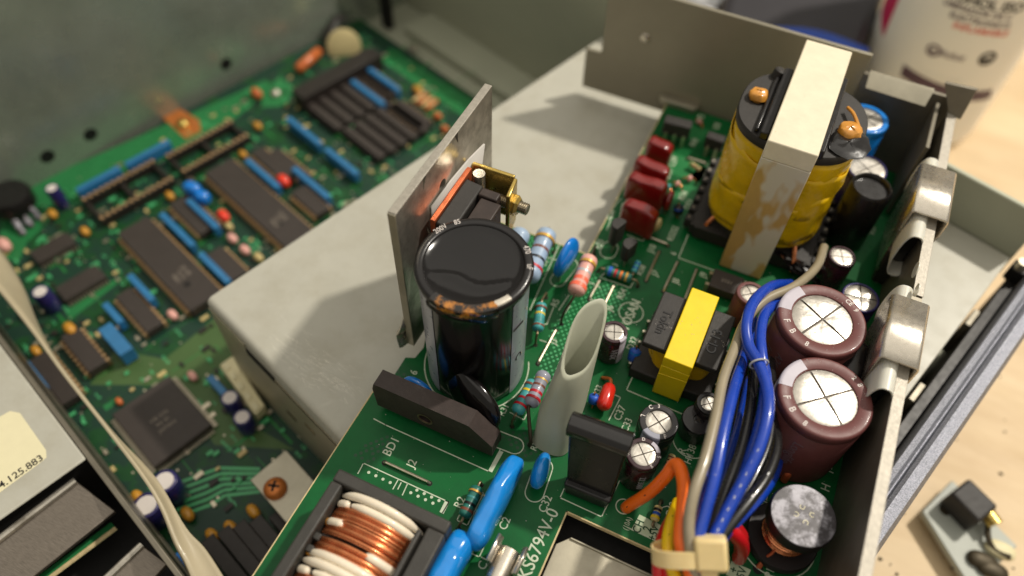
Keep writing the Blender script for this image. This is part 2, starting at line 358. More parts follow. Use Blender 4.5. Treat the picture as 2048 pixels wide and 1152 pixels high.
# ------------------------------------------------------------------ the supply board
PY1 = 113.0
pcb = T('circuit_board', 'green power supply circuit board lying turned on the grey cover', 'circuit board', (20, 20, -1.6))
m = MB()
cut = [tuple(P(*p)[:2]) for p in ((1131, 1020), (1299, 1095))]
cx0, cx1, cy1 = cut[0][0]+0.3, 38.0, cut[0][1]
XR, XL, YN, YB = 76.0, -48.5, 5.0, -125.0
YS = P(1095, 480)[1]
# board as a few rectangles joined edge to edge round the cut-out
m.prism([(-13.4, YS), (XR, YS), (XR, PY1-0.6), (-13.4, PY1-0.6)], -1.6, 0)
m.prism([(XL, cy1), (XR, cy1), (XR, YS), (-45, YS), (-45, -14), (-43, -20), (-43.6, -24), (-46, -25), (-46, -36), (XL, -37)], -1.6, 0)
m.prism([(XL, YB), (cx0, YB), (cx0, cy1), (XL, cy1)], -1.6, 0)
m.prism([(cx1, YB), (XR, YB), (XR, cy1), (cx1, cy1)], -1.6, 0)
m.build('board_sheet', 'pcb', pcb, smooth=0)
def edge(p, q, w=0.35):
    m = MB()
    p, q = Vector((*p, 0)), Vector((*q, 0)); d = (q-p).normalized(); n = Vector((-d.y, d.x, 0))*w
    m.prism([tuple(v[:2]) for v in (p, q, q+n, p+n)], -1.58, -0.04)
    m.build('board_edge', 'pcb_edge', pcb, smooth=0)
for a, b in (((-13.4, PY1-1), (-13.4, YS)), ((XL, -37), (XL, YB)), ((-13.4, YS), (-45, YS)), ((-45, YS), (-45, -14))): edge(b, a)
edge((cx0, cy1), (cx0, YB)) ; edge((cx1, cy1), (cx0, cy1))
# metal shield seen through the cut-out
shield = T('shield_plate', 'dull metal shield plate showing through the cut-out of the green board', 'metal plate', (22, -70, -8))
m = MB(); m.prism([(cx0+0.5, YB), (cx1, YB), (cx1, cy1-4.0), (cx0+3.2, cy1-4.0), (cx0+0.5, cy1-7)], -6.2, -5.2); m.build('plate', 'zinc', shield, bev=0.2)
m = MB(); m.box(cx0+3.2, cx1, cy1-4.6, cy1-4.0, -9, -4.6); m.build('bent_edge', 'zinc', shield, bev=0.2)
m = MB(); m.box(cx0-4, cx1+4, YB, cy1+3, -9.0, -8.7); m.build('shade_sheet', 'hole', shield, smooth=0)  # black sheet added for the shade under the cut-out

# silk screen printing
sm = MB()
def line(*pts, w=0.28, mm=None):
    for a, b in zip(pts[:-1], pts[1:]): (mm or sm).strip(P(*a)[:2], P(*b)[:2], w)
def rect(x0, x1, y0, y1, w=0.28):
    for a, b in (((x0, y0), (x1, y0)), ((x1, y0), (x1, y1)), ((x1, y1), (x0, y1)), ((x0, y1), (x0, y0))): sm.strip(a, b, w)
line((748, 838), (771, 850), (977, 942.6), (1000, 900))
line((727, 926.5), (897.8, 1004.4), (885, 1026)); line((727, 926.5), (716, 947))
line((796, 960), (786, 978)); line((802, 966), (796, 978)) ; line((815, 968), (805, 990))
sm.prism([tuple(P(*p)[:2]) for p in ((891, 1000), (899, 1004), (887, 1028), (879, 1024))], 0.02, 0.07)
sm.prism([tuple(P(*p)[:2]) for p in ((977, 942), (1000, 902), (1007, 904), (984, 945))], 0.021, 0.071)
rect(*sorted((P(1030.7, 965.5)[0], P(935, 1075)[0])), P(958, 1114)[1], P(1030, 965)[1])
rect(*sorted((P(945, 980)[0], P(968, 985)[0])), P(912, 1040)[1], P(945, 976)[1])
line((1120, 995.5), (1203, 1033.7), (1240, 960)); line((1120, 995.5), (1128, 978))
line((1357, 516), (1499, 566), (1560, 590)); line((1357, 516), (1376, 470))
line((1253, 780), (1300, 800), (1380, 835)); line((1253, 780), (1278, 725))
line((1218, 840), (1241, 795), (1225, 788))
line((1147, 420), (1147, 420.5)); line((1237, 402), (1243, 398)); line((1213, 460), (1218, 450), (1225, 418), (1238, 400))
line((1170, 390+170), (1200, 575)); line((1200, 555), (1210, 545)); line((1203, 556), (1260, 576), (1266, 566))
line((1138, 590), (1118, 620)); line((1060, 620), (1120, 487)); line((1095, 515), (1120, 522))
line((1068, 640), (1093, 650), (1107, 615)); line((1080, 680), (1092, 684))
line((1247, 410), (1262, 420)); line((1255, 470), (1286, 482), (1292, 470))
line((1245, 406), (1236, 452))
line((1120, 640), (1140, 612)); line((1020, 825), (1048, 840), (1060, 815))
bc = P(957, 716); sm.ring((-27, -18.2), 14.6, 0.3, a0=pi*0.9, a1=2*pi+0.5)
sm.ring(P(1262, 625)[:2], 3.6, 0.3, n=36)
sm.ring((61.6, -30.8), 9.2, 0.3)
oc = P(1247, 1013); sm.ring(oc[:2], 1.9, 0.3)
def pill(c, L, w, ang):     # rounded outline of a disc capacitor
    c = Vector(c[:2]); d = Vector((cos(ang), sin(ang))); n = Vector((-d.y, d.x))
    for sgn in (1, -1):
        sm.ring(c+d*(L/2-w/2)*sgn, w/2, 0.28, a0=ang-pi/2 if sgn > 0 else ang+pi/2, a1=ang+pi/2 if sgn > 0 else ang+3*pi/2, n=16)
        a = c+n*w/2*sgn-d*(L/2-w/2); b = c+n*w/2*sgn+d*(L/2-w/2); sm.strip(a, b, 0.28)
pill(P(1128, 545), 12, 4.6, pi/2-0.15); pill(P(1078, 960), 12, 4.8, pi/2+0.1); pill(P(1000, 880), 13, 4.6, 0.05)
pill(P(1218, 500), 7, 5, pi/2)
sm.ring(P(1385, 880)[:2], 5.2, 0.28, a0=3.4, a1=5.6); sm.ring(P(1340, 1040)[:2], 3.5, 0.28, a0=2, a1=4.2)
line((1255, 1055), (1322, 1085)); 
sm.build('outline_print', 'silk', pcb, smooth=0, kind='stuff')
def silk(s, px, py, size=3.0, rot=90, mtl='silk', xs=0.9, bold=0.02): return text(s, P(px, py, 0.03), size, pcb, mtl, rot=rot, xs=xs, bold=bold)
for a in (('BD1', 783, 893, 3.4), ('J2', 824, 927, 3.2), ('R2', 920, 1005, 3.0), ('C2', 1010, 1047, 3.0), ('C1', 968, 1126, 3.0), ('C32', 1091, 1008, 3.0), ('KS6794V-0', 1078, 1087, 4.6),
          ('R31', 1008, 820, 2.6), ('R3', 1070, 893, 2.4), ('R33', 1196, 782, 2.6), ('C37', 1240, 826, 3.0), ('C33', 1254, 850, 2.8), ('D32', 1265, 687, 3.0), ('TOSAN', 1261, 630, 4.0),
          ('J6', 1220, 616, 3.0), ('J5', 1188, 603, 2.8), ('J3', 1108, 683, 2.6), ('R5', 1111, 606, 2.8), ('R54', 1244, 588, 2.8), ('R58', 1282, 540, 2.8), ('J7', 1310, 546, 3.0), ('J8', 1352, 562, 3.0),
          ('J9', 1407, 550, 3.0), ('J10', 1304, 497, 3.0), ('R55', 1198, 488, 2.8), ('C54', 1222, 430, 2.6), ('R5252', 1346, 467, 2.8), ('6', 1347, 507, 2.6), ('1', 1300, 643, 2.4), ('3', 1231, 530, 2.4), ('2', 1213, 538, 2.4),
          ('C59', 1347, 323, 3.2), ('D51', 1337, 347, 3.2), ('Z51J12', 1421, 340, 3.4), ('R56', 1366, 391, 3.0), ('D53', 1378, 409, 3.0), ('CP2', 1400, 238, 3.2), ('D5', 1434, 252, 3.0), ('R50', 1388, 285, 2.8), ('R6', 1440, 300, 2.6),
          ('R', 1365, 902, 3.0), ('138', 1383, 902, 2.8), ('H4', 1378, 918, 2.6), ('C42', 1343, 1020, 2.8), ('J2', 1527, 997, 3.0), ('H', 1652, 975, 3.2), ('1-', 1660, 940, 3.2), ('P1', 1540, 1146, 2.8), ('6', 828, 745, 3.0), ('C3', 1089, 526, 2.4), ('SWC', 1780, 395, 3.0), ('R57', 1745, 460, 2.8), ('R24', 1330, 962, 2.6)):
    silk(*a, bold=0.07 if a[0] == 'TOSAN' else 0.02)
for (a, b, c, d), rows in ((((1279, 1029), (1327, 1053), (1316, 1085), (1262, 1060)), (('CH', 1277, 1053, 2.9), ('2', 1295, 1058, 2.9), ('+5V', 1308, 1067, 2.7))), (((1463, 1122), (1502, 1140), (1490, 1165), (1452, 1150)), (('+', 1468, 1140, 2.8), ('5V', 1484, 1146, 2.8)))):
    m = MB(); m.prism([tuple(P(*p)[:2]) for p in (a, b, c, d)], 0.02, 0.06); lpt = m.build('label_patch', 'silk_label', pcb, smooth=0)
    for t in rows: text(t[0], P(t[1], t[2], 0.075), t[3], lpt, 'dot_dark', xs=0.85, bold=0.05)
text('(10A)', P(1255, 1047, 0.03), 1.9, pcb, 'silk', rot=90, xs=0.8)
# pale and dark solder dots of the ground fill
def dots(poly, pitch, r, mtl, name, z=0.015, skip=0.06):
    mb = MB(); pts = [P(*p)[:2] for p in poly]
    xs = [p[0] for p in pts]; ys = [p[1] for p in pts]
    def inside(x, y):
        c = False; n = len(pts)
        for i in range(n):
            (xa, ya), (xb, yb) = pts[i], pts[i-1]
            if (ya > y) != (yb > y) and x < (xb-xa)*(y-ya)/(yb-ya)+xa: c = not c
        return c
    y = min(ys); k = 0
    while y < max(ys):
        x = min(xs)+(pitch/2 if k % 2 else 0)
        while x < max(xs):
            if inside(x, y) and random.random() > skip:
                mb.add([(x+r*cos(a*pi/4), y+r*sin(a*pi/4), z) for a in range(8)], [tuple(range(8))])
            x += pitch
        y += pitch*0.6; k += 1
    mb.build(name, mtl, pcb, smooth=0, kind='stuff')
dots(((1188, 545), (1262, 583), (1210, 700), (1150, 690), (1095, 770), (1066, 760), (1110, 640), (1150, 600)), 1.7, 0.36, 'dot_light', 'solder_dots')
dots(((1050, 470), (1120, 490), (1090, 560), (1060, 560)), 1.7, 0.36, 'dot_light', 'solder_dots')
dots(((757, 870), (790, 872), (745, 930), (700, 915)), 1.9, 0.5, 'dot_dark', 'solder_dots')
dots(((740, 795), (800, 740), (850, 760), (840, 800)), 1.9, 0.5, 'dot_dark', 'solder_dots')
dots(((1000, 870), (1060, 840), (1090, 900), (1050, 920)), 1.9, 0.5, 'dot_dark', 'solder_dots')
dots(((735, 934), (785, 957), (778, 975), (727, 950)), 2.1, 0.42, 'silk', 'silk_dots', 0.02, 0)
dots(((820, 972), (885, 1003), (876, 1020), (812, 992)), 2.1, 0.42, 'silk', 'silk_dots', 0.02, 0)
# lighter green patches: brightness of the lamplit board put into the colour
for poly in (((1328, 300), (1420, 330), (1400, 365), (1330, 345)), ((1345, 395), (1400, 330), (1440, 345), (1400, 420)), ((1330, 235), (1420, 260), (1400, 285), (1330, 262)), ((1740, 420), (1790, 440), (1700, 560), (1672, 540)), ((1080, 775), (1110, 765), (1060, 850), (1030, 835))):
    m = MB(); m.prism([tuple(P(*p)[:2]) for p in poly], 0.004, 0.010); m.build('lit_patch', 'main_bright', pcb, smooth=0)

def pad(px, py, r=0.8, z=0.02, root=pcb):
    c = P(px, py); m = MB(); m.lathe((c.x, c.y, 0), [(r, 0.015), (r, 0.03)], 14); return m.build('lead_hole', 'hole', root, smooth=0)

# wire jumpers -----------------------------------------------------
def jumper(a, b, where, r=0.38, mtl='tin'):
    p, q = P(*a), P(*b); d = (q-p).normalized()
    o = T('wire_jumper', 'bare tinned wire link ' + where, 'wire link', p, 'wire links on the green board')
    m = MB(); m.tube([p-Vector((0, 0, 0.6)), p+Vector((0, 0, 0.25)), p+d*0.5+Vector((0, 0, 0.75)), q-d*0.5+Vector((0, 0, 0.75)), q+Vector((0, 0, 0.25)), q-Vector((0, 0, 0.6))], r, 8, 1); m.build('link', mtl, o)
    for c in (p, q):
        m = MB(); m.lathe((c.x, c.y, 0), [(0.75, 0.012), (0.75, 0.028)], 12); m.build('lead_hole', 'hole', o, smooth=0)
for a, b, w in (((769, 925.5), (859, 967), 'beside the printed J2 below the black slab'), ((1292, 562), (1318, 504), 'with J7 printed beside it'), ((1326.5, 583), (1355, 525), 'with J8 printed beside it'),
             ((1368, 603), (1393, 540), 'with J9 printed at its far end'), ((1178, 600), (1199, 562), 'between the pink resistor and the link marked J6'), ((1208, 612), (1227, 573), 'with J6 printed beside it'),
             ((1076, 728), (1112, 661), 'between the grey striped can and the grey tube'), ((1297, 477), (1336, 492), 'just above the printed J10'), ((1374, 318), (1412, 330), 'at the foot of the second flat black package, marked J12')):
    jumper(a, b, w)

# resistors --------------------------------------------------------
def resistor(label, p, q, r, body, bands, ends, group=None, lead='lead_wire', waist=0.86, cat='resistor', leadr=0.35):
    p, q = Vector(p), Vector(q); L = (q-p).length; w = (q-p)/L
    o = T('resistor', label, cat, (p.x, p.y, 0), group or 'banded resistors on the green board')
    m = MB(); e = min(0.24*L, r*1.9)
    m.axis(p, q, [(0, r*0.3), (r*0.10, r*0.66), (r*0.35, r*0.93), (r*0.75, r), (e*0.8, r*0.98), (e*1.05, r*waist), (L-e*1.05, r*waist), (L-e*0.8, r*0.98), (L-r*0.75, r), (L-r*0.35, r*0.93), (L-r*0.10, r*0.66), (L, r*0.3)], 24)
    body_ = m.build('body', body, o, smooth=60)
    for t, bw, c in bands:
        rr = r*waist+0.05 if e < t*L < L-e else r+0.05
        m = MB(); m.axis(p, q, [(t*L-bw/2, rr-0.2), (t*L-bw/2, rr), (t*L+bw/2, rr), (t*L+bw/2, rr-0.2)], 24, False, False); m.build('colour_band', 'band_'+c, body_)
    for base, end, s in ((p, ends[0], -1), (q, ends[1], 1)):
        if end is None: continue
        end = Vector(end); t = base+w*s*1.2
        m = MB(); m.tube([base, t, Vector((end.x, end.y, max(0.8, t.z*0.5))), Vector((end.x, end.y, -0.4))], leadr, 8, 5); m.build('lead', lead, o)
        m = MB(); m.lathe((end.x, end.y, 0), [(0.7, 0.012), (0.7, 0.03)], 12); m.build('lead_hole', 'hole', o, smooth=0)
resistor('large blue-grey resistor with gold brown black and red bands behind the black can', P(1096, 462, 9), P(1056, 560, 9), 3.1, 'res_blue', [(0.2, 1.0, 'gold'), (0.42, 0.9, 'brown'), (0.62, 0.9, 'black'), (0.80, 0.9, 'red')], (P(1107, 505), None))
resistor('blue-grey resistor half hidden between the black can and the gold banded one', P(1044, 462, 9), P(1010, 540, 9), 3.1, 'res_blue', [(0.5, 0.9, 'brown')], (None, None))
resistor('pink resistor with coral bands standing askew beside the blue disc', P(1181, 514, 9), P(1150, 588, 9), 2.6, 'res_pink', [(0.22, 0.9, 'gold'), (0.46, 0.9, 'silver'), (0.66, 1.3, 'coral'), (0.84, 1.3, 'coral')], (P(1188, 510), P(1123, 648)), lead='dark_lead')
resistor('teal resistor with yellow band beside the grey striped side of the can', P(1083, 607, 5), P(1075, 662, 5), 1.75, 'res_teal', [(0.2, 0.6, 'brown'), (0.42, 0.6, 'yellow'), (0.85, 0.6, 'brown'), (0.66, 1.6, 'teal')], (P(1092, 596), P(1071, 690)))
resistor('teal green resistor with yellow and red bands lying left of the grey one', P(1068, 762, 6), P(1033, 826, 6), 1.9, 'res_teal', [(0.18, 0.6, 'brown'), (0.36, 0.7, 'yellow'), (0.6, 0.7, 'red'), (0.8, 0.7, 'red')], (P(1075, 758), P(1024, 853)))
resistor('grey resistor with gold and two red bands squeezed against the grey tube', P(1090, 745, 7), P(1060, 812, 7), 2.1, 'res_grey', [(0.25, 0.7, 'gold'), (0.44, 0.6, 'brown'), (0.64, 0.8, 'red'), (0.82, 0.8, 'red')], (None, P(1060, 890)), lead='dark_lead', leadr=0.5)
resistor('green resistor with blue red and orange bands in front of the transistors', P(1210, 539, 2.4), P(1264, 558, 2.4), 1.5, 'res_green', [(0.2, 0.9, 'blue'), (0.4, 0.7, 'red'), (0.6, 0.7, 'orange'), (0.8, 0.7, 'gold')], (P(1196, 543), P(1275, 573)))
resistor('dark green resistor with brown band beside the largest blue film capacitor', P(956, 973, 3), P(927, 1035, 3), 1.7, 'res_green', [(0.2, 0.5, 'gold'), (0.4, 0.5, 'teal'), (0.6, 0.7, 'black'), (0.8, 0.7, 'brown')], (P(962, 970), P(917, 1058)))
resistor('small teal resistor standing by the shorter transistor', P(1278, 522, 3), P(1267, 545, 2), 1.0, 'res_teal', [(0.3, 0.4, 'blue'), (0.65, 0.4, 'blue')], (None, P(1262, 553)))
resistor('small yellow-green resistor with orange band beside the nearest red capacitor', P(1308, 446, 4), P(1322, 452, 4), 2.2, 'res_tan', [(0.3, 0.7, 'orange'), (0.7, 0.7, 'green')], (None, None))
resistor('tiny dark resistor with yellow band under the arching orange wire', P(1318, 1012, 2), P(1308, 1042, 2), 1.1, 'res_tan', [(0.3, 0.7, 'black'), (0.55, 0.7, 'blue'), (0.8, 0.6, 'yellow')], (P(1322, 1004), P(1306, 1054)))
resistor('tiny grey resistor standing behind the small purple capacitor', P(1346, 908, 3), P(1338, 928, 2), 1.0, 'res_tan', [(0.3, 0.5, 'brown'), (0.7, 0.5, 'black')], (None, None))
resistor('tan striped resistor lying above the link marked J12', P(1380, 326, 2), P(1400, 340, 2), 1.0, 'res_tan', [(0.2, 0.5, 'green'), (0.5, 0.5, 'brown'), (0.8, 0.5, 'black')], (None, None))

# discs and dipped capacitors --------------------------------------
def disc(label, foot, z0, z1, half, thick, mtl, ang, lean=(0, 0), name='disc_capacitor', cat='disc capacitor'):
    f = P(*foot); d = Vector((cos(ang), sin(ang), 0)); n = Vector((-d.y, d.x, 0)); up = Vector((lean[0], lean[1], 1)).normalized()
    o = T(name, label, cat, f)
    c = f+Vector((0, 0, 1))*((z0+z1)/2)+Vector((lean[0], lean[1], 0))*((z0+z1)/2)
    m = MB(); m.blob(c, d*half, n*thick, up*((z1-z0)/2), 0.95, 0.85, 28, 18)
    for v in m.v: v += n*0.25*sin(v.z*0.5+v.x*0.4)+up*0.2*sin(v.x*0.6+v.y*0.5)
    m.build('body', mtl, o, smooth=80)
    for s in (-1, 1):
        a = f+d*s*half*0.45; m = MB(); m.tube([a-Vector((0, 0, 0.5)), a+Vector((0, 0, 1)), c-up*((z1-z0)/2*0.75)+d*s*half*0.45], 0.3, 8, 3); m.build('lead', 'tin', o)
    return o
disc('bright blue disc capacitor standing left of the pink resistor', (1128, 550), 2, 15, 6.2, 2.0, 'cap_blue', pi/2-0.12)
disc('blue disc capacitor at the foot of the grey tube', (1078, 958), 0.8, 10, 4.6, 2.0, 'film_blue', pi/2+0.12)
disc('blue disc capacitor half hidden behind the black slab', (838, 795), 0.5, 9, 4.6, 1.7, 'cap_blue', -0.1)
disc('large black disc leaning between the black slab and the black can', (944, 836), 1.5, 17.5, 10.0, 2.8, 'black_vinyl', -0.40, name='thermistor_disc', cat='thermistor', lean=(0, 0.1))
fd = T('wire_lead', 'bent bare lead of the black disc next to the slab end', 'wire', P(998, 880))
m = MB(); m.tube([P(990, 850, 4), P(996, 862, 2.5), P(999, 872, 1), P(998, 882, -0.4)], 0.5, 8, 4); m.build('wire', 'dark_lead', fd)

def film(label, foot, half, thick, h, mtl, ang, z0=0.8, group=None, top=0.0, e=0.55, lean=(0, 0), e2=None):
    f = P(*foot) if len(foot) == 2 else Vector(foot); d = Vector((cos(ang), sin(ang), 0)); n = Vector((-d.y, d.x, 0)); c = f+Vector((lean[0]*h/2, lean[1]*h/2, z0+h/2))
    o = T('film_capacitor', label, 'film capacitor', f, group)
    m = MB(); m.blob(c, d*half, n*thick, Vector((lean[0]*h/2, lean[1]*h/2, h/2)), e, e2 or e, 40, 20)
    k1 = f.x*0.7
    for v in m.v:
        w_ = v-c; a_ = w_.dot(d); v += n*thick*0.09*sin(a_*0.55+k1)*cos(w_.z*0.4)+Vector((0, 0, 0.35*sin(a_*0.42+k1*2)+0.15*sin(a_*1.1)))
    m.build('body', mtl, o, smooth=80)
    for s in (-1, 1):
        a = f+d*s*half*0.6; m = MB(); m.cyl(a-Vector((0, 0, 0.5)), a+Vector((0, 0, z0+1.2)), 0.35, 8); m.build('lead', 'tin', o)
    return o
def film_top(px, py, zt): w = P(px, py, zt); return (w.x, w.y, 0)
g = 'red dipped film capacitors in a row along the board edge'
for px, py, zt, hf, lab in ((1323, 284, 11.5, 4.4, 'farthest and smallest of the dark red dipped capacitors, beside the large flat black package'), (1306, 326, 11.5, 5.9, 'dark red dipped capacitor second from the back, touching the one in front'),
                     (1297, 358, 12.5, 6.6, 'dark red dipped capacitor second from the front, broadest of its row'), (1283, 412, 12.5, 5.8, 'nearest dark red dipped capacitor, standing behind the tall black transistor')):
    film(lab, film_top(px, py, zt), hf, 2.4, zt-0.8, 'red_film', -0.06, group=g, e=0.36)
film('small thin dark red dipped capacitor standing apart from the row', film_top(1342, 386, 8), 3.4, 1.3, 7, 'red_film', pi/2, group=g, e=0.8)
film('large glossy blue film capacitor standing beside the dark green resistor', P(990, 1024), 12.6, 2.8, 12, 'film_blue', pi/2-0.02, e=0.8, e2=0.5)
film('glossy blue film capacitor cut by the bottom frame edge beside the coil', P(898, 1152), 9.0, 3.4, 11, 'film_blue', pi/2, e=0.8, e2=0.55)
o = T('red_capacitor', 'bright red oblong bead capacitor in front of the small purple can', 'bead capacitor', P(1208, 815))
m = MB(); m.axis(P(1221, 768, 3.5), P(1205, 818, 3.5), [(0, 0.6), (0.5, 1.4), (1.6, 1.9), (6.5, 2.1), (7.6, 1.7), (8.2, 0.8)], 20); m.build('body', 'red_bead', o, smooth=80)
m = MB(); m.tube([P(1222, 768, 3.5), P(1220, 758, 3), P(1208, 756, 1), P(1204, 756, -0.3)], 0.5, 8, 4); m.build('lead', 'orange_bead', o)

# diodes and beads -------------------------------------------------
def bead(label, p, q, r, mtl, band=None, name='diode', cat='diode', group='small diodes and beads'):
    p, q = Vector(p), Vector(q); L = (q-p).length; o = T(name, label, cat, (p.x, p.y, 0), group)
    m = MB(); m.axis(p, q, [(0, r*0.5), (r*0.3, r*0.95), (L/2, r), (L-r*0.3, r*0.95), (L, r*0.5)], 16); m.build('body', mtl, o, smooth=60)
    w = (q-p)/L
    if band: m = MB(); m.axis(p, q, [(L*0.68, r+0.03), (L*0.86, r+0.03)], 16, False, False); m.build('band', band, o)
    for b, s in ((p, -1), (q, 1)):
        e = b+w*s*1.6; m = MB(); m.tube([b, b+w*s*0.9, Vector((e.x, e.y, 0.6)), Vector((e.x, e.y, -0.3))], 0.26, 6, 3); m.build('lead', 'copper', o)
    return o
bead('dark blue diode with pale end standing next to the printed D32', P(1265, 722, 1.5), P(1272, 698, 5), 1.7, 'band_blue', 'elec_blue')
bead('dark blue diode half hidden between the grey tube and the red bead', P(1186, 806, 1.5), P(1189, 790, 4), 1.5, 'band_blue')
bead('black diode with blue end at the foot of the thin dark red capacitor', P(1356, 428, 1.5), P(1358, 412, 4.5), 1.6, 'black_satin', 'band_blue')
bead('small red glass bead beside the printed R56', P(1352, 366, 1.5), P(1358, 370, 1.5), 1.2, 'res_pink')
bead('small coral bead with black ring left of the tall transformer pins', P(1375, 356, 1.5), P(1384, 358, 1.5), 1.2, 'res_pink')
bead('small brown bead near the board corner by the flat packages', P(1397, 241, 1.5), P(1401, 246, 1.5), 1.1, 'res_pink', 'black_epoxy')
bead('small teal bead touching the third dark red capacitor', P(1333, 372, 2), P(1338, 377, 2), 1.3, 'res_teal')
bead('small salmon bead at the left foot of the yellow coil', P(1466, 262, 1.5), P(1472, 270, 1.5), 1.1, 'res_pink')

# transistors ------------------------------------------------------
def to92(label, top, zt, zb):
    t = P(*top, zt); c = Vector((t.x, t.y, 0)); o = T('transistor', label, 'transistor', c, 'small black transistors beside the printed R55')
    poly = [(c.x+2.45*cos(a), c.y+2.45*sin(a)) for a in [(-0.28+i/18*1.0)*2*pi*0.64+pi*0.0+1.9 for i in range(19)]]
    m = MB(); m.prism(poly, zb, zt); m.build('body', 'black_epoxy', o, bev=0.2, smooth=40)
    for s in (-1.27, 0, 1.27):
        m = MB(); m.tube([(c.x-0.3, c.y+s*0.7, zb+0.2), (c.x-0.3, c.y+s, zb-1), (c.x-0.3, c.y+s*1.3, -0.4)], 0.3, 6, 3); m.build('lead', 'tin', o)
to92('taller of the two black transistors, next to the printed R55', (1239, 447), 12.5, 4.2)
to92('shorter of the two black transistors, in front of its neighbour', (1262, 487), 9.5, 3.2)
def sip(label, fl, fr, z0, z1, th, npin):
    a, b = P(*fl), P(*fr); d = (b-a).normalized(); n = Vector((-d.y, d.x, 0)); o = T('flat_package', label, 'transistor', (a+b)/2, 'flat black packages at the board corner')
    m = MB(); m.obox((a+b)/2+n*th/2+Vector((0, 0, (z0+z1)/2)), (b-a)/2, n*th/2, (0, 0, (z1-z0)/2)); m.build('body', 'black_epoxy', o, bev=0.35)
    for i in range(npin):
        c = a+(b-a)*((i+0.5)/npin)-n*0.3; m = MB(); m.obox(c+Vector((0, 0, z0/2+0.6)), d*0.5, n*0.3, (0, 0, z0/2+0.8)); m.build('lead', 'tin', o)
sip('larger flat black package with three legs near the board corner', (1318, 283), (1371, 296), 3.6, 9.0, 4.2, 3)
sip('smaller flat black package with two legs behind the link marked J12', (1401, 308), (1436, 320), 3.2, 8.0, 3.6, 2)
o = T('optocoupler', 'small square black chip between the white core and the small yellow core', 'chip', P(1447, 585))
c = P(1447, 580); m = MB(); m.box(c.x-4.6, c.x+4.6, c.y-3.6, c.y+3.6, 0.8, 4.2); m.build('body', 'chip', o, bev=0.4)
for sx in (-1, 1):
    for dy in (-2.2, 2.2):
        m = MB(); m.obox((c.x+sx*5.1, c.y+dy, 1.4), (0.6, 0, 0), (0, 0.5, 0), (0, 0, 1.6)); m.build('leg', 'tin', o)
text('2501', (c.x, c.y, 4.23), 1.8, o, 'chip_print', rot=0)

# electrolytic capacitors ------------------------------------------
def ecap(label, top, h, r, sleeve, vr=0.72, stripe=None, sa=(2.4, 3.2), marks=(), group=None, cross=0.6, vent='vent', zb=0.3, puck=0.0, wind='elec_stripe', c=None):
    t = P(*top, h) if c is None else Vector(c); c = Vector((t.x, t.y, 0)); o = T('electrolytic_capacitor', label, 'capacitor', c, group)
    m = MB(); m.lathe((c.x, c.y, 0), [(r*0.9, zb), (r, zb+0.5), (r, h*0.86), (r*0.955, h*0.88), (r, h*0.90), (r, h-0.9), (r*0.995, h-0.45), (r*0.975, h-0.14), (r*0.945, h-0.01), (r*0.92, h), (r*(vr+0.02), h), (r*vr, h-0.25), (r*vr, h-0.6)], 56, True, False); slv = m.build('sleeve', sleeve, o, smooth=50)
    if stripe:
        m = MB(); m.lathe((c.x, c.y, 0), [(r+0.03, zb+0.6), (r+0.03, h*0.86), (r*0.955+0.03, h*0.88), (r+0.03, h*0.90), (r+0.03, h-0.9), (r*0.995+0.03, h-0.43), (r*0.975+0.03, h-0.11), (r*0.945, h+0.03), (r*0.92, h+0.035), (r*(vr+0.03), h+0.03)], 14, a0=sa[0], a1=sa[1]); m.build('stripe', stripe, slv, smooth=50)
    m = MB(); g = 0.035*r+0.08
    rnd = random.Random(int(t.x*100))
    for k in range(4):
        a = cross+k*pi/2; off = Vector((cos(a+pi/4), sin(a+pi/4)))*g*0.9
        rows = []
        for rr in (0.0, 0.35, 0.7, 0.93, 1.0):
            row = []
            for i in range(9):
                an = a+i/8*pi/2; edge_ = min(i, 8-i)/4
                z = h-0.28-(0.08 if rr == 1.0 else 0)+puck*(0.35+0.4*rnd.random()*0.3)*(sin(rr*pi))*(0.5+0.5*edge_)
                row.append(Vector((c.x+off.x+(r*vr-g)*rr*cos(an), c.y+off.y+(r*vr-g)*rr*sin(an), z)))
            rows.append(row)
        m.rings(rows, False, False, False)
    vt_ = m.build('vent_top', vent, o, smooth=60)
    m = MB(); m.lathe((c.x, c.y, 0), [(r*vr, h-0.75), (r*vr, h-0.42)], 32); m.build('vent_groove', 'vent_groove', vt_)
    for s, ang, size, rr, up in marks:       # printed marks on the ring of the top
        text(s, (c.x+r*rr*cos(ang), c.y+r*rr*sin(ang), h+0.02), size, slv, 'print_white', name='top_mark', rot=math.degrees(ang)+up, xs=0.9, bold=0.03)
    for s in (-1, 1):
        m = MB(); m.cyl((c.x+s*r*0.35, c.y, -0.4), (c.x+s*r*0.35, c.y, zb+0.3), 0.35, 8); m.build('lead', 'tin', o)
    o['h'] = h; return o
def sidetext(o, s, r, ang, z, size, mtl='print_grey', along=True, bold=0.0):
    c = o['o_mm']; n = Vector((cos(ang), sin(ang), 0)); up = Vector((-sin(ang), cos(ang), 0)) if along else Vector((0, 0, 1))
    text(s, Vector((c[0], c[1], 0))+n*(r+0.04)+Vector((0, 0, z)), size, o, mtl, name='side_lettering', normal=n, up=up, bold=bold, bend=None if along else r)
gB = 'large brown capacitors beside the wire bundle'
b1 = ecap('rear of the two large brown capacitors with silver vented top', None, 26, 11.2, 'elec_brown', 0.68, 'elec_stripe', (2.35, 3.25), [('CE', 1.0, 1.9, 0.86, -90), ('9', 0.72, 1.9, 0.86, -90), ('F', 3.65, 2.4, 0.84, 90), ('B', 4.0, 2.4, 0.84, 90), ('8', 4.5, 2.0, 0.86, 90)], gB, 1.05, puck=0.9, c=(53.6, 18.6, 0))
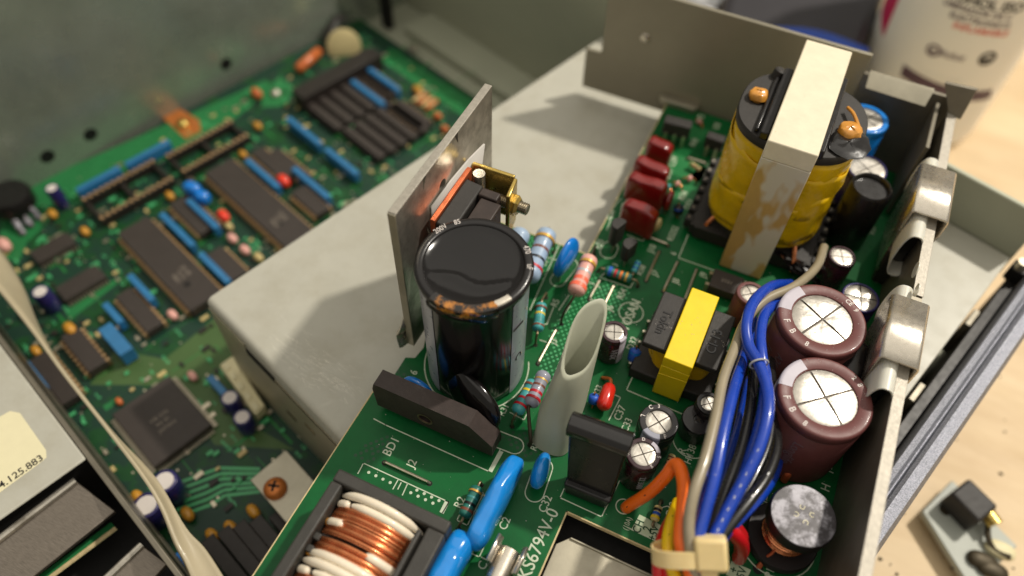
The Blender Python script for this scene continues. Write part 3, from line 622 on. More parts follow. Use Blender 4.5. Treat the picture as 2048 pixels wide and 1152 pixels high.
b2 = ecap('front of the two large brown capacitors with silver vented top', None, 26, 11.2, 'elec_brown', 0.68, 'elec_stripe', (2.35, 3.25), [('2', 1.0, 1.9, 0.86, -90), ('8', 0.78, 1.9, 0.86, -90), ('F', 3.6, 2.4, 0.84, 90), ('B', 3.95, 2.4, 0.84, 90), ('8', 4.4, 2.0, 0.86, 90)], gB, 0.72, puck=0.9, c=(58.9, -3.7, 0))
for b in (b1, b2):
    sidetext(b, 'Longlife', 11.2, -1.75, 14, 3.6, 'print_grey'); sidetext(b, 'A26', 11.2, -2.15, 15, 3.2, 'print_grey'); sidetext(b, '16V', 11.2, -2.5, 14, 3.2, 'print_grey')
# the second large can sits at the bend of the same row of sleeves
e = ecap('small purple-black capacitor with pale stripe behind the grey tube', (1229, 663), 12, 3.7, 'elec_purple', 0.72, 'elec_stripe', (-0.75, -0.05), cross=0.35); sidetext(e, 'VNX', 3.7, -1.1, 6, 2.4, 'elec_stripe')
e = ecap('black capacitor with grey striped side in front of the small yellow core', (1318, 843), 13, 5.0, 'elec_black', 0.66, 'res_grey', (-2.2, -1.2), [('C', 2.4, 1.6, 0.85, -90), ('3', 1.9, 1.4, 0.85, -90), ('L', 3.2, 1.6, 0.85, 90), ('F', 5.4, 1.6, 0.85, 90)], cross=0.95)
e = ecap('small purple capacitor with pale stripe in front of the black one', (1287, 907), 14, 4.3, 'elec_purple', 0.72, 'elec_stripe', (0.5, 1.3), [('5', 0.2, 1.2, 0.87, -90), ('S', 5.6, 1.2, 0.87, 90), ('D', 1.9, 1.2, 0.87, -90)], cross=0.75); sidetext(e, '22 3300', 4.3, -1.1, 6, 2.2, 'elec_stripe')
ecap('small brown capacitor under the bend of the blue wires beside the black chip', (1503, 586), 13, 4.2, 'elec_brown', 0.72, cross=0.7)
ecap('small purple-black capacitor beside the end of the beige wire', (1685, 512), 14, 4.0, 'elec_purple', 0.8, cross=0.35)
ecap('bright blue capacitor with plain top behind the tall transformer', (1733, 236), 26, 7.0, 'elec_blue', 0.74, cross=0.95)
ecap('dark blue capacitor with silver top partly behind the rear brown one', (1722, 594), 15, 5.2, 'elec_navy', 0.86, cross=0.2, puck=0.8)
ecap('small black capacitor standing left of the beige wire', (1419, 806), 10, 3.4, 'elec_black', 0.66, cross=0.7)
e = ecap('stubby black capacitor with worn lettering next to the beige wire', (1398, 838), 7, 4.4, 'elec_black', 0.3, cross=0.7, vent='elec_black')
ecap('silver topped capacitor tucked behind the black sleeve', (1735, 336), 19, 6.2, 'elec_navy', 0.88, cross=0.9)

# big can
can = T('main_capacitor', 'large black can capacitor with glossy torn sleeve and grey stripe', 'capacitor', (-27, -18.4, 0))
cc, R_, Hc = (-27.0, -18.4), 13.6, 46.5
m = MB(); m.lathe((*cc, 0), [(R_*0.93, 0.3), (R_*0.96, 1.2), (R_*0.965, 3), (R_*0.97, Hc-4), (R_*0.985, Hc-2.6)], 72); m.build('sleeve', 'black_vinyl', can, smooth=50)
m = MB(); m.lathe((*cc, 0), [(R_*0.985, Hc-3.2), (R_*1.02, Hc-2.2), (R_*1.035, Hc-1.1), (R_*1.02, Hc-0.3), (R_*0.97, Hc), (R_*0.90, Hc), (R_*0.87, Hc-0.25), (R_*0.86, Hc-0.6)], 72, False, False); rim_ = m.build('rim', 'black_satin', can, smooth=60)
# sunken, rippled plastic top
m = MB(); rs = []
for j in range(13):
    rr = R_*0.87*j/12; row = []
    for i in range(72):
        a = 2*pi*i/72; x, y = rr*cos(a), rr*sin(a)
        z = Hc-0.9-1.1*cos(j/12*pi/2)+0.10*sin(x*0.23+1.1)*cos(y*0.2)+0.05*sin((x+y)*0.33)
        if j == 12: z = Hc-0.55
        d = (y-0.28*x+4.6+1.1*sin(x*0.42)); z += (0.34*math.exp(-(d/0.8)**2)-0.16*max(0, -d)*max(0, 1-(j/12)**3))*(1-(j/12)**6)
        row.append(Vector((cc[0]+x, cc[1]+y, z)))
    rs.append(row)
m.rings(rs[::-1], False, True); m.build('top_film', 'black_vinyl', can, smooth=80)
# torn edge showing metal and amber residue
m = MB(); m.lathe((*cc, 0), [(R_*1.0, Hc-4.4), (R_*1.035, Hc-2.7), (R_*1.045, Hc-1.2), (R_*1.03, Hc-0.2), (R_*0.96, Hc+0.10), (R_*0.88, Hc+0.08)], 24, a0=-1.9, a1=-0.7); m.build('torn_edge', 'residue', can, smooth=60)
m = MB(); m.lathe((*cc, 0), [(R_*1.02, Hc-1.2), (R_*1.0, Hc-0.1), (R_*0.95, Hc+0.10), (R_*0.88, Hc+0.08)], 16, a0=-0.72, a1=-0.42); m.build('torn_edge', 'nickel', can, smooth=60)
m = MB(); m.lathe((*cc, 0), [(R_*1.03, Hc-4.8), (R_*1.04, Hc-2.8), (R_*1.0, Hc-1.6)], 20, a0=-2.0, a1=-0.9); m.build('torn_edge', 'black_vinyl', can, smooth=60)
for a0, a1, lab in ((-0.36, 0.5, 'grey stripe on the right of the can'), (-2.75, -1.95, 'grey stripe on the left of the can')):
    m = MB(); m.lathe((*cc, 0), [(R_*0.97+0.05, 1.0), (R_*0.975+0.05, Hc-4.6), (R_*1.0+0.05, Hc-3)], 16, a0=a0, a1=a1); m.build('stripe', 'grey_stripe', can, smooth=50, label=lab)
text('C', (cc[0]+(R_+0.12)*0.97*cos(-0.14), cc[1]+(R_+0.12)*0.97*sin(-0.14), 17), 3.6, can, 'print_dark', 'side_lettering', normal=(cos(-0.14), sin(-0.14), 0), up=(-sin(-0.14), cos(-0.14), 0.0))
m = MB(); n = Vector((cos(-0.2), sin(-0.2), 0)); t_ = Vector((-n.y, n.x, 0)); m.obox(Vector((*cc, 32))+n*(R_*0.975+0.12), t_*1.9, n*0.06, (0, 0, 0.35)); m.build('printed_bar', 'print_dark', can, smooth=0)
for k, (a, s) in enumerate(((2.7, '200V'), (2.35, '85'), (0.75, '470'), (0.35, 'uF'))):
    text(s, (cc[0]+R_*0.955*cos(a), cc[1]+R_*0.955*sin(a), Hc+0.03), 2.1, rim_, 'print_white', 'rim_lettering', rot=math.degrees(a)-90, xs=0.8)

# heat sink with clamped transistor --------------------------------
hs = T('heat_sink', 'upright aluminium heat sink plate with a small hole beside the black can', 'heat sink', (-46.6, 4, 0))
m = MB(); hole = onX(886, 370, -45.4)
ys = [-20.6, hole.y-1.7, hole.y+1.7, 29.4]
def hex_hole(m, X0, X1, y0, y1, z0, z1, cy, cz, r, n=20):
    rect_ = [(y0, z0), (y1, z0), (y1, z1), (y0, z1)]; pts = []
    for i in range(n):
        a = 2*pi*i/n; dy, dz = cos(a), sin(a)
        t = min(((y1-cy)/dy if dy > 1e-9 else (y0-cy)/dy if dy < -1e-9 else 1e9), ((z1-cz)/dz if dz > 1e-9 else (z0-cz)/dz if dz < -1e-9 else 1e9))
        pts.append((cy+dy*t, cz+dz*t, cy+dy*r, cz+dz*r))
    A = [Vector((X1, p[0], p[1])) for p in pts]; B = [Vector((X1, p[2], p[3])) for p in pts]; C = [Vector((X0, p[2], p[3])) for p in pts]; D = [Vector((X0, p[0], p[1])) for p in pts]
    m.rings([A, B, C, D, [v.copy() for v in A]], False, False)
hex_hole(m, -47.6, -45.5, hole.y-9, hole.y+9, 35, 55.8, hole.y, hole.z, 1.7)
m.box(-47.6, -45.5, -20.6, hole.y-9, 0.5, 55.8); m.box(-47.6, -45.5, hole.y+9, 29.4, 0.5, 55.8); m.box(-47.6, -45.5, hole.y-9, hole.y+9, 0.5, 35)
m.build('plate', 'alu', hs, smooth=25)
m = MB(); m.box(-47.62, -45.48, -20.6, 29.4, 55.82, 56.15); m.build('cut_edge', 'alu_cut', hs, bev=0.15)
m = MB(); m.box(-47.62, -45.48, -20.95, -20.62, 0.5, 55.9); m.build('cut_edge', 'zinc', hs, bev=0.1)
m = MB(); m.cyl((-47.7, hole.y, hole.z), (-47.65, hole.y, hole.z), 1.75, 20); m.build('hole_back', 'hole', hs)
m = MB(); a, b = P(818, 625, 9), P(812, 680, 3); m.tube([P(822, 618, 12), P(812, 650, 8), P(806, 660, 5), P(812, 684, 1)], 1.0, 8, 4, flat=3); m.build('foot_tab', 'nickel', hs, smooth=60)
m = MB(); m.obox(P(822, 655, 6), (1.2, 0, 0), (0, 0.4, 0), (0, 0, 4)); m.build('foot_tab', 'nickel', hs, bev=0.2)
def oX(px, py, X): return onX(px, py, X)
cl = T('clamp_bracket', 'gold plated folded clamp bracket with threaded screw on the heat sink', 'bracket', (-38, 14, 30))
pA, pB = P(931, 320, 43), P(1030, 352, 43); pC = P(1012, 392, 43)
def wall(m, p, q, z0, z1, th):
    p, q = Vector((p.x, p.y, 0)), Vector((q.x, q.y, 0)); d = (q-p).normalized(); n = Vector((-d.y, d.x, 0))*th/2
    m.hexa([p-n+Vector((0, 0, z0)), q-n+Vector((0, 0, z0)), q+n+Vector((0, 0, z0)), p+n+Vector((0, 0, z0)), p-n+Vector((0, 0, z1)), q-n+Vector((0, 0, z1)), q+n+Vector((0, 0, z1)), p+n+Vector((0, 0, z1))])
pA2 = Vector((-45.3, pA.y, 43))
m = MB(); wall(m, pA2, pB, 27, 43, 1.1); m.build('arm', 'brass', cl, bev=0.3)
m = MB(); wall(m, Vector((pB.x+0.5, pB.y-0.6, 0)), Vector((pC.x+0.5, pC.y, 0)), 27, 43.01, 1.1); m.build('jaw', 'brass', cl, bev=0.3)
s0, s1 = P(935, 362, 37), P(1052, 412, 37)
ym = (pB.y+pC.y)/2-0.5; xe = pB.x+6.2
prof = [(0, 1.5)]
t = 0.3
while t < xe+45: prof += [(t, 1.7), (t+0.28, 1.35)]; t += 0.56
m = MB(); m.axis((-45.2, ym, 37), (xe, ym, 37), prof, 16); m.build('screw_thread', 'steel', cl, smooth=0)
m = MB(); m.axis((pB.x+1.2, ym, 37), (pB.x+3.4, ym, 37), [(0, 2.6), (0.2, 3.0), (1.5, 3.0), (2.2, 2.2)], 6); m.build('nut', 'brass', cl, bev=0.2)
pt = T('power_transistor', 'black power transistor clamped on a copper strip and pale pad', 'transistor', (-40, 0, 25))
m = MB()
a0, a1 = P(948, 336, 46), P(860, 432, 46)
m.rings([[Vector((-45.2+o_, y, z)) for (y, z, o_) in row] for row in ([(18, 20, 0.3), (18, 46.5, 3.2)], [(12, 20, 0.3), (12, 45.5, 1.6)], [(4, 20, 0.2), (4, 44.5, 0.5)], [(-6, 20, 0.2), (-6, 44.5, 0.4)])], False, False, False)
pad_ = m.build('insulating_pad', 'sil_pad', pt); sd = pad_.modifiers.new('thick', 'SOLIDIFY'); sd.thickness = 0.05
m = MB(); m.box(-44.0, -42.6, -9, 11.5, 18, 43.4); m.build('copper_strip', 'copper_dull', pt, bev=0.2)
m = MB(); m.hexa([(-42.5, -9, 18), (-36.5, -9, 18), (-36.5, 8, 18), (-42.5, 8, 18), (-42.5, -9, 43), (-37.5, -9, 42.4), (-37.5, 8, 42.4), (-42.5, 8, 43)]); m.build('body', 'black_epoxy', pt, bev=0.5)
m = MB(); m.box(-36.3, -30.5, -6, 4.0, 18, 42.5); m.box(-37.3, -32, 4.2, 7.0, 18, 43.0); m.build('clamp_block', 'brown_epoxy', pt, bev=0.4)
m = MB(); m.cyl((-40, 10.4, 30), (-40, 10.4, 43.6), 1.6); m.build('post', 'nickel', pt)

# bridge rectifier --------------------------------------------------
br = T('bridge_rectifier', 'flat black slab with a hole and chamfered corner standing above the printed BD1', 'rectifier', (-28, -41, 0))
Yf = -42.3
ptsf = [onY(*p, Yf) for p in ((760, 835), (741, 766), (937, 851), (968, 882), (984, 918), (982, 925))]
zb = 2.6
x0, x1, zt = ptsf[1].x, onY(984, 905, Yf).x, ptsf[1].z
ztr = onY(937, 851, Yf)
poly = [(x0+0.6, zb), (x0, zt-1.0), (x0+0.8, zt), (ztr.x, zt+0.1), (x1, zt-6.0), (x1, zb)]
hc = onY(850, 838, Yf)
def holed_slab(m, poly, hc, r, y0, y1, n=24):
    pts = []
    cx, cz = hc
    for i in range(n):
        a = 2*pi*i/n; d = Vector((cos(a), sin(a))); best = 1e9
        for j in range(len(poly)):
            p, q = Vector(poly[j]), Vector(poly[(j+1) % len(poly)]); e_ = q-p; den = d.x*e_.y-d.y*e_.x
            if abs(den) < 1e-9: continue
            w = p-Vector((cx, cz)); t_ = (w.x*e_.y-w.y*e_.x)/den; s_ = (w.x*d.y-w.y*d.x)/den
            if t_ > 0 and -1e-6 <= s_ <= 1+1e-6: best = min(best, t_)
        pts.append((Vector((cx, cz))+d*best, Vector((cx, cz))+d*r))
    # slide the ray hits onto the nearest corner so that corners stay sharp
    for p in poly:
        k = min(range(n), key=lambda i: (pts[i][0]-Vector(p)).length); pts[k] = (Vector(p), pts[k][1])
    A = [Vector((p.x, y0, p.y)) for p, _ in pts]; B = [Vector((q.x, y0, q.y)) for _, q in pts]; C = [Vector((q.x, y1, q.y)) for _, q in pts]; D = [Vector((p.x, y1, p.y)) for p, _ in pts]
    m.rings([A, D, C, B, [v.copy() for v in A]], False, False)
m = MB(); holed_slab(m, poly, (hc.x, hc.z), 1.9, Yf, Yf+4.8, 48); m.build('body', 'brown_epoxy', br, smooth=25)
m = MB(); m.axis((hc.x, Yf-0.15, hc.z), (hc.x, Yf+0.2, hc.z), [(0, 2.25), (0, 1.85), (0.35, 1.85)], 24, False, False); m.build('hole_rim', 'lead_wire', br)
for i in range(4):
    x = x0+4+i*(x1-x0-8)/3; m = MB(); m.box(x-0.5, x+0.5, Yf+2, Yf+2.8, -0.4, zb+0.1); m.build('leg', 'tin', br)
hb = [('+', x0+4), ('~', x0+14), ('-', x0+24)]

# common-mode choke --------------------------------------------------
ck = T('filter_coil', 'copper line filter coil with white bands in a black frame at the lower left', 'coil', (-24, -86, 0))
fx0, fx1, fy1, fz = -39.6, -9.6, -65.3, 14.6
fy0 = -122
m = MB(); w1, w2 = 3.0, 4.4
m.box(fx0, fx1, fy1-3.2, fy1, 0.3, fz); m.box(fx0, fx0+w1, fy0, fy1-3.21, 0.3, fz); m.box(fx1-w2, fx1, fy0, fy1-3.21, 0.3, fz-0.02); m.box(fx0, fx1, fy0-4, fy0-0.01, 0.3, fz)
m.build('frame', 'plastic_black', ck, bev=0.5)
m = MB(); m.box(fx0+w1, fx1-w2, fy0, fy1-3.2, 0.3, 3); m.build('frame_floor', 'hole', ck, smooth=0)
m = MB(); m.box(fx1-w2-1.5, fx1-w2-0.4, fy0, fy1-5.2, 3, fz+1.6); m.build('inner_wall', 'plastic_black', ck, bev=0.3)
for y in (fy1-15.5, fy1-18.5, fy1-36): m = MB(); m.box(fx0+w1, fx0+w1+1.6, y-0.8, y+0.8, 3, fz-1.5); m.build('locating_peg', 'plastic_black', ck, bev=0.2)
xa, xb = fx0+w1+0.6, fx1-w2-1.3
def turn(y, r, lift, m, xs=0, xe=1, fl=None, dy=0.0):
    pts = []
    for i in range(13):
        t = xs+(xe-xs)*i/12; x = xa+(xb-xa)*t; s_ = sin(pi*min(1, max(0, 0.06+0.90*t)))
        pts.append(Vector((x, y-4.5*0+dy*t, fz-7.5+(8.6+lift)*s_**0.5)))
    m.tube(pts, r, 10, 1, flat=fl)
def band(y, xs=0, xe=1, r=1.05, lift=0.0, amber=False):
    m = MB(); turn(y, lambda t: r*(0.55+0.45*min(1, t*7, (1-t)*7)), lift, m, xs, xe); m.build('white_band', 'white_band', ck, smooth=70)
    if amber:
        x = xa+(xb-xa)*xs; s_ = sin(pi*(0.06+0.9*xs)); m = MB(); m.blob((x+0.3, y, fz-7.5+(8.6+lift)*s_**0.5), (1.3, 0, 0), (0, 1.0, 0), (0, 0, 1.0)); m.build('glue_drop', 'amber_glue', ck, smooth=80)
y = fy1-3.4
seq = [('W', 0, 1, 0.6, 0), ('W', 0.2, 1, 0.0, 0), ('C', 4), ('W', 0.0, 0.22, -0.2, 1), ('C', 5), ('W', 0.62, 1, -0.3, 0), ('C', 4), ('W', 0, 1, 0.3, 1), ('W', 0, 1, 0.6, 0), ('W', 0.22, 1, 0.2, 0), ('C', 6), ('W', 0, 0.24, -0.2, 1), ('C', 5), ('W', 0.6, 1, -0.2, 0), ('W', 0, 1, 0.3, 1), ('W', 0, 1, 0.4, 0), ('C', 6), ('W', 0, 1, 0.3, 0), ('W', 0, 1, 0.3, 0), ('C', 8)]
for s_ in seq:
    if s_[0] == 'W':
        part = s_[2]-s_[1] < 0.7
        band(y-1.0, s_[1], s_[2], 1.05, s_[3], bool(s_[4])); y -= 1.1 if part and s_[1] > 0.5 else 0.5 if part else 2.0
        if 0.1 < s_[1] < 0.3: band(y+0.9, 0.0, 0.16, 1.0, 0.0); 
    else:
        for k in range(s_[1]):
            m = MB(); turn(y-0.35, 0.36, -0.5+0.12*random.random(), m, dy=0.3*(random.random()-0.5)); m.build('copper_turn', 'copper', ck, smooth=70)
            if k % 2 == 0: m = MB(); turn(y-0.05, 0.36, 0.1+0.12*random.random(), m, 0.04, 0.98, dy=0.4*(random.random()-0.5)); m.build('copper_turn', 'copper', ck, smooth=70)
            y -= 0.68
m = MB(); m.axis((0.5*(xa+xb)-7, fy1-6, fz-9), (0.5*(xa+xb)-7, fy0, fz-9), [(0, 3), (1, 4)], 16) ; m.box(xa+0.5, xb-0.5, fy0, fy1-6, 2, fz-3.2); m.build('winding_core', 'brown_epoxy', ck, smooth=30)

# fuse in its clip ------------------------------------------------------
fu = T('glass_fuse', 'silver end cap of a fuse held upright in a spring clip by the printed C1', 'fuse', P(1015, 1130))
p0, p1 = P(1021, 1100, 4.5), P(985, 1175, 4.5)
m = MB(); m.axis(p0, p1, [(0, 2.2), (0.3, 2.7), (8, 2.7), (8.2, 2.5)], 28); m.build('end_cap', 'nickel', fu, smooth=40)
m = MB(); m.axis(p1, p1+(p1-p0), [(0, 2.5), (8, 2.5)], 28); m.build('glass_tube', 'dark_lead', fu)
d = (p1-p0).normalized(); n = Vector((-d.y, d.x, 0))
for s_, nm in ((1, 'clip_leaf'), (-1, 'clip_leaf')):
    m = MB(); m.rings([[p0+d*t+n*s_*3.2*k+Vector((0, 0, z)) for t in (-1.0, 5.5)] for k, z in ((0.9, -4.4), (1.0, -2), (1.05, 1), (0.85, 3.2), (1.15, 4.6))], False, False, False); c_ = m.build(nm, 'nickel', fu); sd = c_.modifiers.new('thick', 'SOLIDIFY'); sd.thickness = 0.05

# grey tube and black sleeve --------------------------------------------
tu = T('insulating_tube', 'upright grey silicone tube with a slanted open end', 'tube', (2.5, -31, 0))
tip, lip = P(1190, 603, 35), P(1150, 762, 26); le, ri = P(1128, 690, 31), P(1205, 662, 31)
ce = (tip+lip+le+ri)/4; uu = (tip-lip)/2; vv = (ri-le)/2
base_c = Vector((1.5, -31.0, 0.3))
def ovring(c, u, v, n=40, sq=0.74): 
    pw = lambda x: math.copysign(abs(x)**sq, x)
    return [c+u*pw(cos(2*pi*i/n))+v*pw(sin(-2*pi*i/n)) for i in range(n)]
mid = Vector((1.4, -26.0, 13)); mid_u = Vector((1.5, 5.2, 2.0)); mid_v = Vector((4.8, -0.6, 0))
R0 = [(base_c, Vector((0.8, 3.4, 0)), Vector((4.9, -0.3, 0))), (mid*0.35+base_c*0.65, Vector((0.9, 3.8, 0.6)), Vector((4.9, -0.4, 0))), (mid, mid_u, mid_v), (mid*0.45+ce*0.55, mid_u*0.5+uu*0.5, mid_v*0.5+vv*0.5), (ce, uu, vv)]
th = 0.86
outer = [ovring(*r_) for r_ in R0]; inner = [ovring(c, u*th, v*(th-0.02)) for c, u, v in R0[::-1]]
lipring = [[(a+b)/2+Vector((0, 0, 0.25)) for a, b in zip(outer[-1], inner[0])]]
m = MB(); m.rings(outer+lipring+inner, False, False); m.build('tube_wall', 'tube_grey', tu, smooth=60)
m = MB(); m.hexa([(-1.2, -32.5, 0.3), (5.0, -32.5, 0.3), (5.0, -29.5, 0.3), (-1.2, -29.5, 0.3), (-1.6, -24.5, 19), (4.0, -24.5, 19), (4.0, -21.5, 19), (-1.6, -21.5, 19)]); m.build('dark_filler', 'hole', tu, bev=0.3)  # black block added so the inside of the tube looks shaded
sv = T('sleeved_transistor', 'glossy black plastic sleeved package standing in front of the grey tube', 'transistor', P(1170, 1000))
zt = 24
fb = [P(1128, 985, 0.4), P(1209, 1018, 0.4)]; ft = [P(1137, 868, zt-2), P(1252, 912, zt-2)]; bt = [P(1147, 822, zt), P(1264, 866, zt)]
bk = [v+Vector((0, 6, 0)) for v in fb]
m = MB(); m.hexa([fb[0]+Vector((0.0, 0.8, 2)), fb[1]+Vector((0.6, 0.8, 2)), bk[1]+Vector((0.6, 0, 2)), bk[0]+Vector((0, 0, 2)), ft[0], ft[1], bt[1], bt[0]]); m.build('body', 'black_satin', sv, bev=0.6)
m = MB(); m.hexa([fb[0], fb[1], bk[1], bk[0], fb[0]+Vector((-0.6, 0, 5)), fb[1]+Vector((0.9, 0, 5)), bk[1]+Vector((0.9, 0, 5)), bk[0]+Vector((-0.6, 0, 5))]); m.build('lower_step', 'black_satin', sv, bev=0.5)
cL, cR = P(1140, 846, zt-0.4), P(1261, 890, zt-0.4)
m = MB(); m.axis(cL-Vector((0.3, 0, 0)), cR+Vector((0.3, 0, 0)), [(0, 2.4), (0.3, 3.0), ((cR-cL).length+0.3, 3.0), ((cR-cL).length+0.6, 2.4)], 28); m.build('folded_top', 'black_gloss', sv, smooth=60)

# ------------------------------------------------------------------ tall transformer
tf = T('tall_transformer', 'tall yellow taped transformer with stained white core, largest on the green board', 'transformer', (30.5, 69, 0))
X0, X1, Y0, Y1, ZT = 24.7, 37.8, 46.0, 93.0, 52.3
wt = 6.5
m = MB(); m.box(X0, X1, Y0+0.02, Y1, ZT-6, ZT); m.build('core_top', 'core_white', tf, bev=0.35)
m = MB(); m.box(X0, X1, Y0, Y0+wt, 0.3, ZT-6.05); m.build('core_front', 'core_stained', tf, bev=0.3)
m = MB(); m.box(X0, X1, Y1-wt, Y1-0.02, 0.3, ZT-6.05); m.build('core_back', 'core_white', tf, bev=0.3)
Xc, Yc = 31.0, 68.5
se = lambda v: math.copysign(abs(v)**0.80, v)
m = MB(); n = 96; rs = []
for k in range(30):
    z = 8+35*k/29; row = []
    for i in range(n):
        a = 2*pi*i/n
        r = 16.6+0.22*sin(a*3+z*0.12)*sin(z*0.11+a*2)+0.10*sin(a*11+z*0.3)*sin(z*0.17)+0.4*math.exp(-((z-11-3*sin(a*2))/1.2)**2)-0.45*math.exp(-((z-24-5*sin(a*2+1))/0.8)**2)*max(0,sin(a*3+0.5))-0.4*math.exp(-((z-16-4*sin(a+4))/0.7)**2)*max(0,sin(a*2+2))-(0.9 if k in (0, 29) else 0)
        row.append(Vector((Xc+r*1.03*se(cos(a)), Yc+r*0.97*se(sin(a)), z)))
    rs.append(row)
m.rings(rs); m.build('taped_coil', 'yellow_tape', tf, smooth=70)
for za, zb_, a0_, a1_, sl in ((10.5, 24, 2.2, 5.2, 1.2), (22, 38, 3.0, 6.6, -1.6), (12, 30, 5.0, 6.9, 2.0)):
    m = MB(); rows = []
    for k in range(9):
        row = []
        for i in range(41):
            a = a0_+(a1_-a0_)*i/40; z = za+(zb_-za)*k/8+sl*(i/40-0.5)*2+0.4*sin(i*0.7)*(1 if k in (0, 8) else 0.3)
            r = 16.95+0.28*sin(a*4+z*0.2)*sin(z*0.35)+0.22*sin(a*9+z*0.5)*(0.6 if k not in (0, 8) else 1.0)-(0.25 if i in (0, 40) else 0)
            row.append(Vector((Xc+r*1.03*se(cos(a)), Yc+r*0.97*se(sin(a)), z)))
        rows.append(row)
    m.rings(rows, False, False, False); e_ = m.build('tape_wrap', 'tape_strip', tf, smooth=70); sd = e_.modifiers.new('thick', 'SOLIDIFY'); sd.thickness = 0.02; sd.offset = -1
m = MB(); m.lathe((0, 0, 0), [(17.4, 43.0), (17.8, 43.4), (17.8, 45.6), (17.4, 46.0)], 64); 
m.v = [Vector((Xc+17.4*se(v.x/17.8)*1.0, Yc+16.4*se(v.y/17.8), v.z)) for v in m.v]; uf_ = m.build('upper_flange', 'black_epoxy', tf, smooth=40)
m = MB(); m.box(X0-2.6, X0-0.1, Y0+7, Y1-10, 46.0, 48.6); m.box(X0-4.2, X0-3.1, Y0+9, Y1-14, 46.0, 47.6); m.build('flange_rib', 'black_satin', uf_, bev=0.4)
m = MB(); m.axis((X0-4.0, Yc+12.5, 45.5), (X0-3.4, Yc+13.2, 48.4), [(0, 1.9), (2.6, 1.8), (3.0, 1.3)], 16); m.build('flange_rib', 'black_epoxy', uf_)
m = MB(); m.box(X1+0.1, X1+1.6, Y0+6, Y1-8, 46.0, 49.2); m.build('flange_rib', 'black_satin', uf_, bev=0.4)
m = MB()
for (a, b, c_) in ((0, 0, 1.0),):
    m.lathe((0, 0, 0), [(16, 3.0), (16.5, 3.2), (16.5, 8.0), (16, 8.2)], 48)
m.v = [Vector((Xc+v.x, Yc+v.y*1.0, v.z)) for v in m.v]
m.box(Xc-17.5, Xc+17.5, Y0-0.5+wt+1, Y0+wt+9, 1, 5.5); m.box(Xc-17.5, Xc+17.5, Y1-wt-9, Y1-wt-1, 1, 5.5); m.box(Xc-19, Xc-13, Y0+8, Y1-6, 1.2, 5); m.box(Xc+13, Xc+19, Y0+8, Y1-6, 1.2, 5); m.build('pin_base', 'black_epoxy', tf, smooth=30)
for sx in (-1, 1):
    for i in range(7):
        y = Y0+9+i*4.6; m = MB(); m.box(Xc+sx*20-1.2, Xc+sx*20+1.2, y, y+2.6, 2, 5.6); pb_ = m.build('pin_block', 'black_epoxy', tf, bev=0.3)
        m = MB(); m.tube([(Xc+sx*20, y+1.3, 5.6), (Xc+sx*20.6, y+1.3, 3), (Xc+sx*20.6, y+1.3, -0.4)], 0.4, 6, 2); m.build('pin', 'tin', pb_)
for (px, py, z, s_) in ((1517, 190, 47, 2.7), (1700, 262, 47, 3.2)):
    c = P(px, py, z); m = MB(); m.blob(c, (s_, 0.4, 0), (-0.3, s_*1.0, 0), (0, 0, 1.6), 0.8, 0.9, 14, 8)
    for v in m.v: v += Vector((random.uniform(-.28, .28), random.uniform(-.28, .28), random.uniform(-.25, .25)))
    m.build('glue_drop', 'amber_glue', tf, smooth=40)
c = P(1702, 245, 47); m = MB(); m.tube([c+Vector((-2, 5, 0.6)), c+Vector((0, 2, 1.2)), c+Vector((2.4, -3, 0.8)), c+Vector((3.5, -6, -1.0))], 0.5, 8, 4); m.build('glue_drop', 'amber_glue', tf)
c = P(1690, 290, 46.5); m = MB(); m.blob(c+Vector((1, 1, 0)), (5, -2, 0), (2, 6, 0), (0, 0, 0.6), 1, 1, 18, 8)
for v in m.v: v += Vector((random.uniform(-.3, .3), random.uniform(-.3, .3), random.uniform(-.15, .25)))
m.build('varnish', 'black_gloss', tf, smooth=60)
for px, py, z, dx, dy in ((1437, 425, 9, -2, -3), (1590, 490, 8, 1.5, -4)):
    c = P(px, py, z); m = MB(); m.tube([c+Vector((0, 3, 1)), c, c+Vector((dx, dy, -3)), c+Vector((dx*1.3, dy*1.3, -6))], 0.7, 8, 4); m.build('coil_lead', 'copper', tf)

# small transformer
ts = T('small_transformer', 'small transformer with bright yellow core band and black lettered flanges', 'transformer', (24, 7, 0))
a0, a1, c0, c1, zt = 20.3, 28.0, -5.2, 19.6, 18.5
m = MB(); m.box(a0, a1, c0+0.01, c1, zt-4, zt); m.box(a0+0.01, a1-0.01, c0, c0+4, 0.3, zt-4.01); m.box(a0+0.01, a1-0.01, c1-4, c1-0.01, 0.3, zt-4.01); m.build('core_band', 'yellow_core', ts, bev=0.25)
m = MB(); m.hexa([(a0+0.3, c0-0.12, 0.6), (a1-0.2, c0-0.12, 0.9), (a1-0.2, c0+0.2, 0.9), (a0+0.3, c0+0.2, 0.6), (a0+0.05, c0-0.12, 10.6), (a1-0.05, c0-0.12, 11.4), (a1-0.05, c0+0.2, 11.4), (a0+0.05, c0+0.2, 10.6)]); m.build('tape_end', 'yellow_core', ts, bev=0.08)
m = MB(); rs = []
for k in range(12):
    z = 4.4+10*k/11; row = []
    for i in range(64):
        a = 2*pi*i/64; r = 7.9+0.12*sin(a*5+z)+0.1*sin(a*9+z*2); sq = lambda v: math.copysign(abs(v)**0.8, v)
        row.append(Vector((24.1+r*1.12*sq(cos(a)), 7.3+r*0.98*sq(sin(a)), z)))
    rs.append(row)
m.rings(rs); m.build('taped_coil', 'yellow_tape', ts, smooth=60)
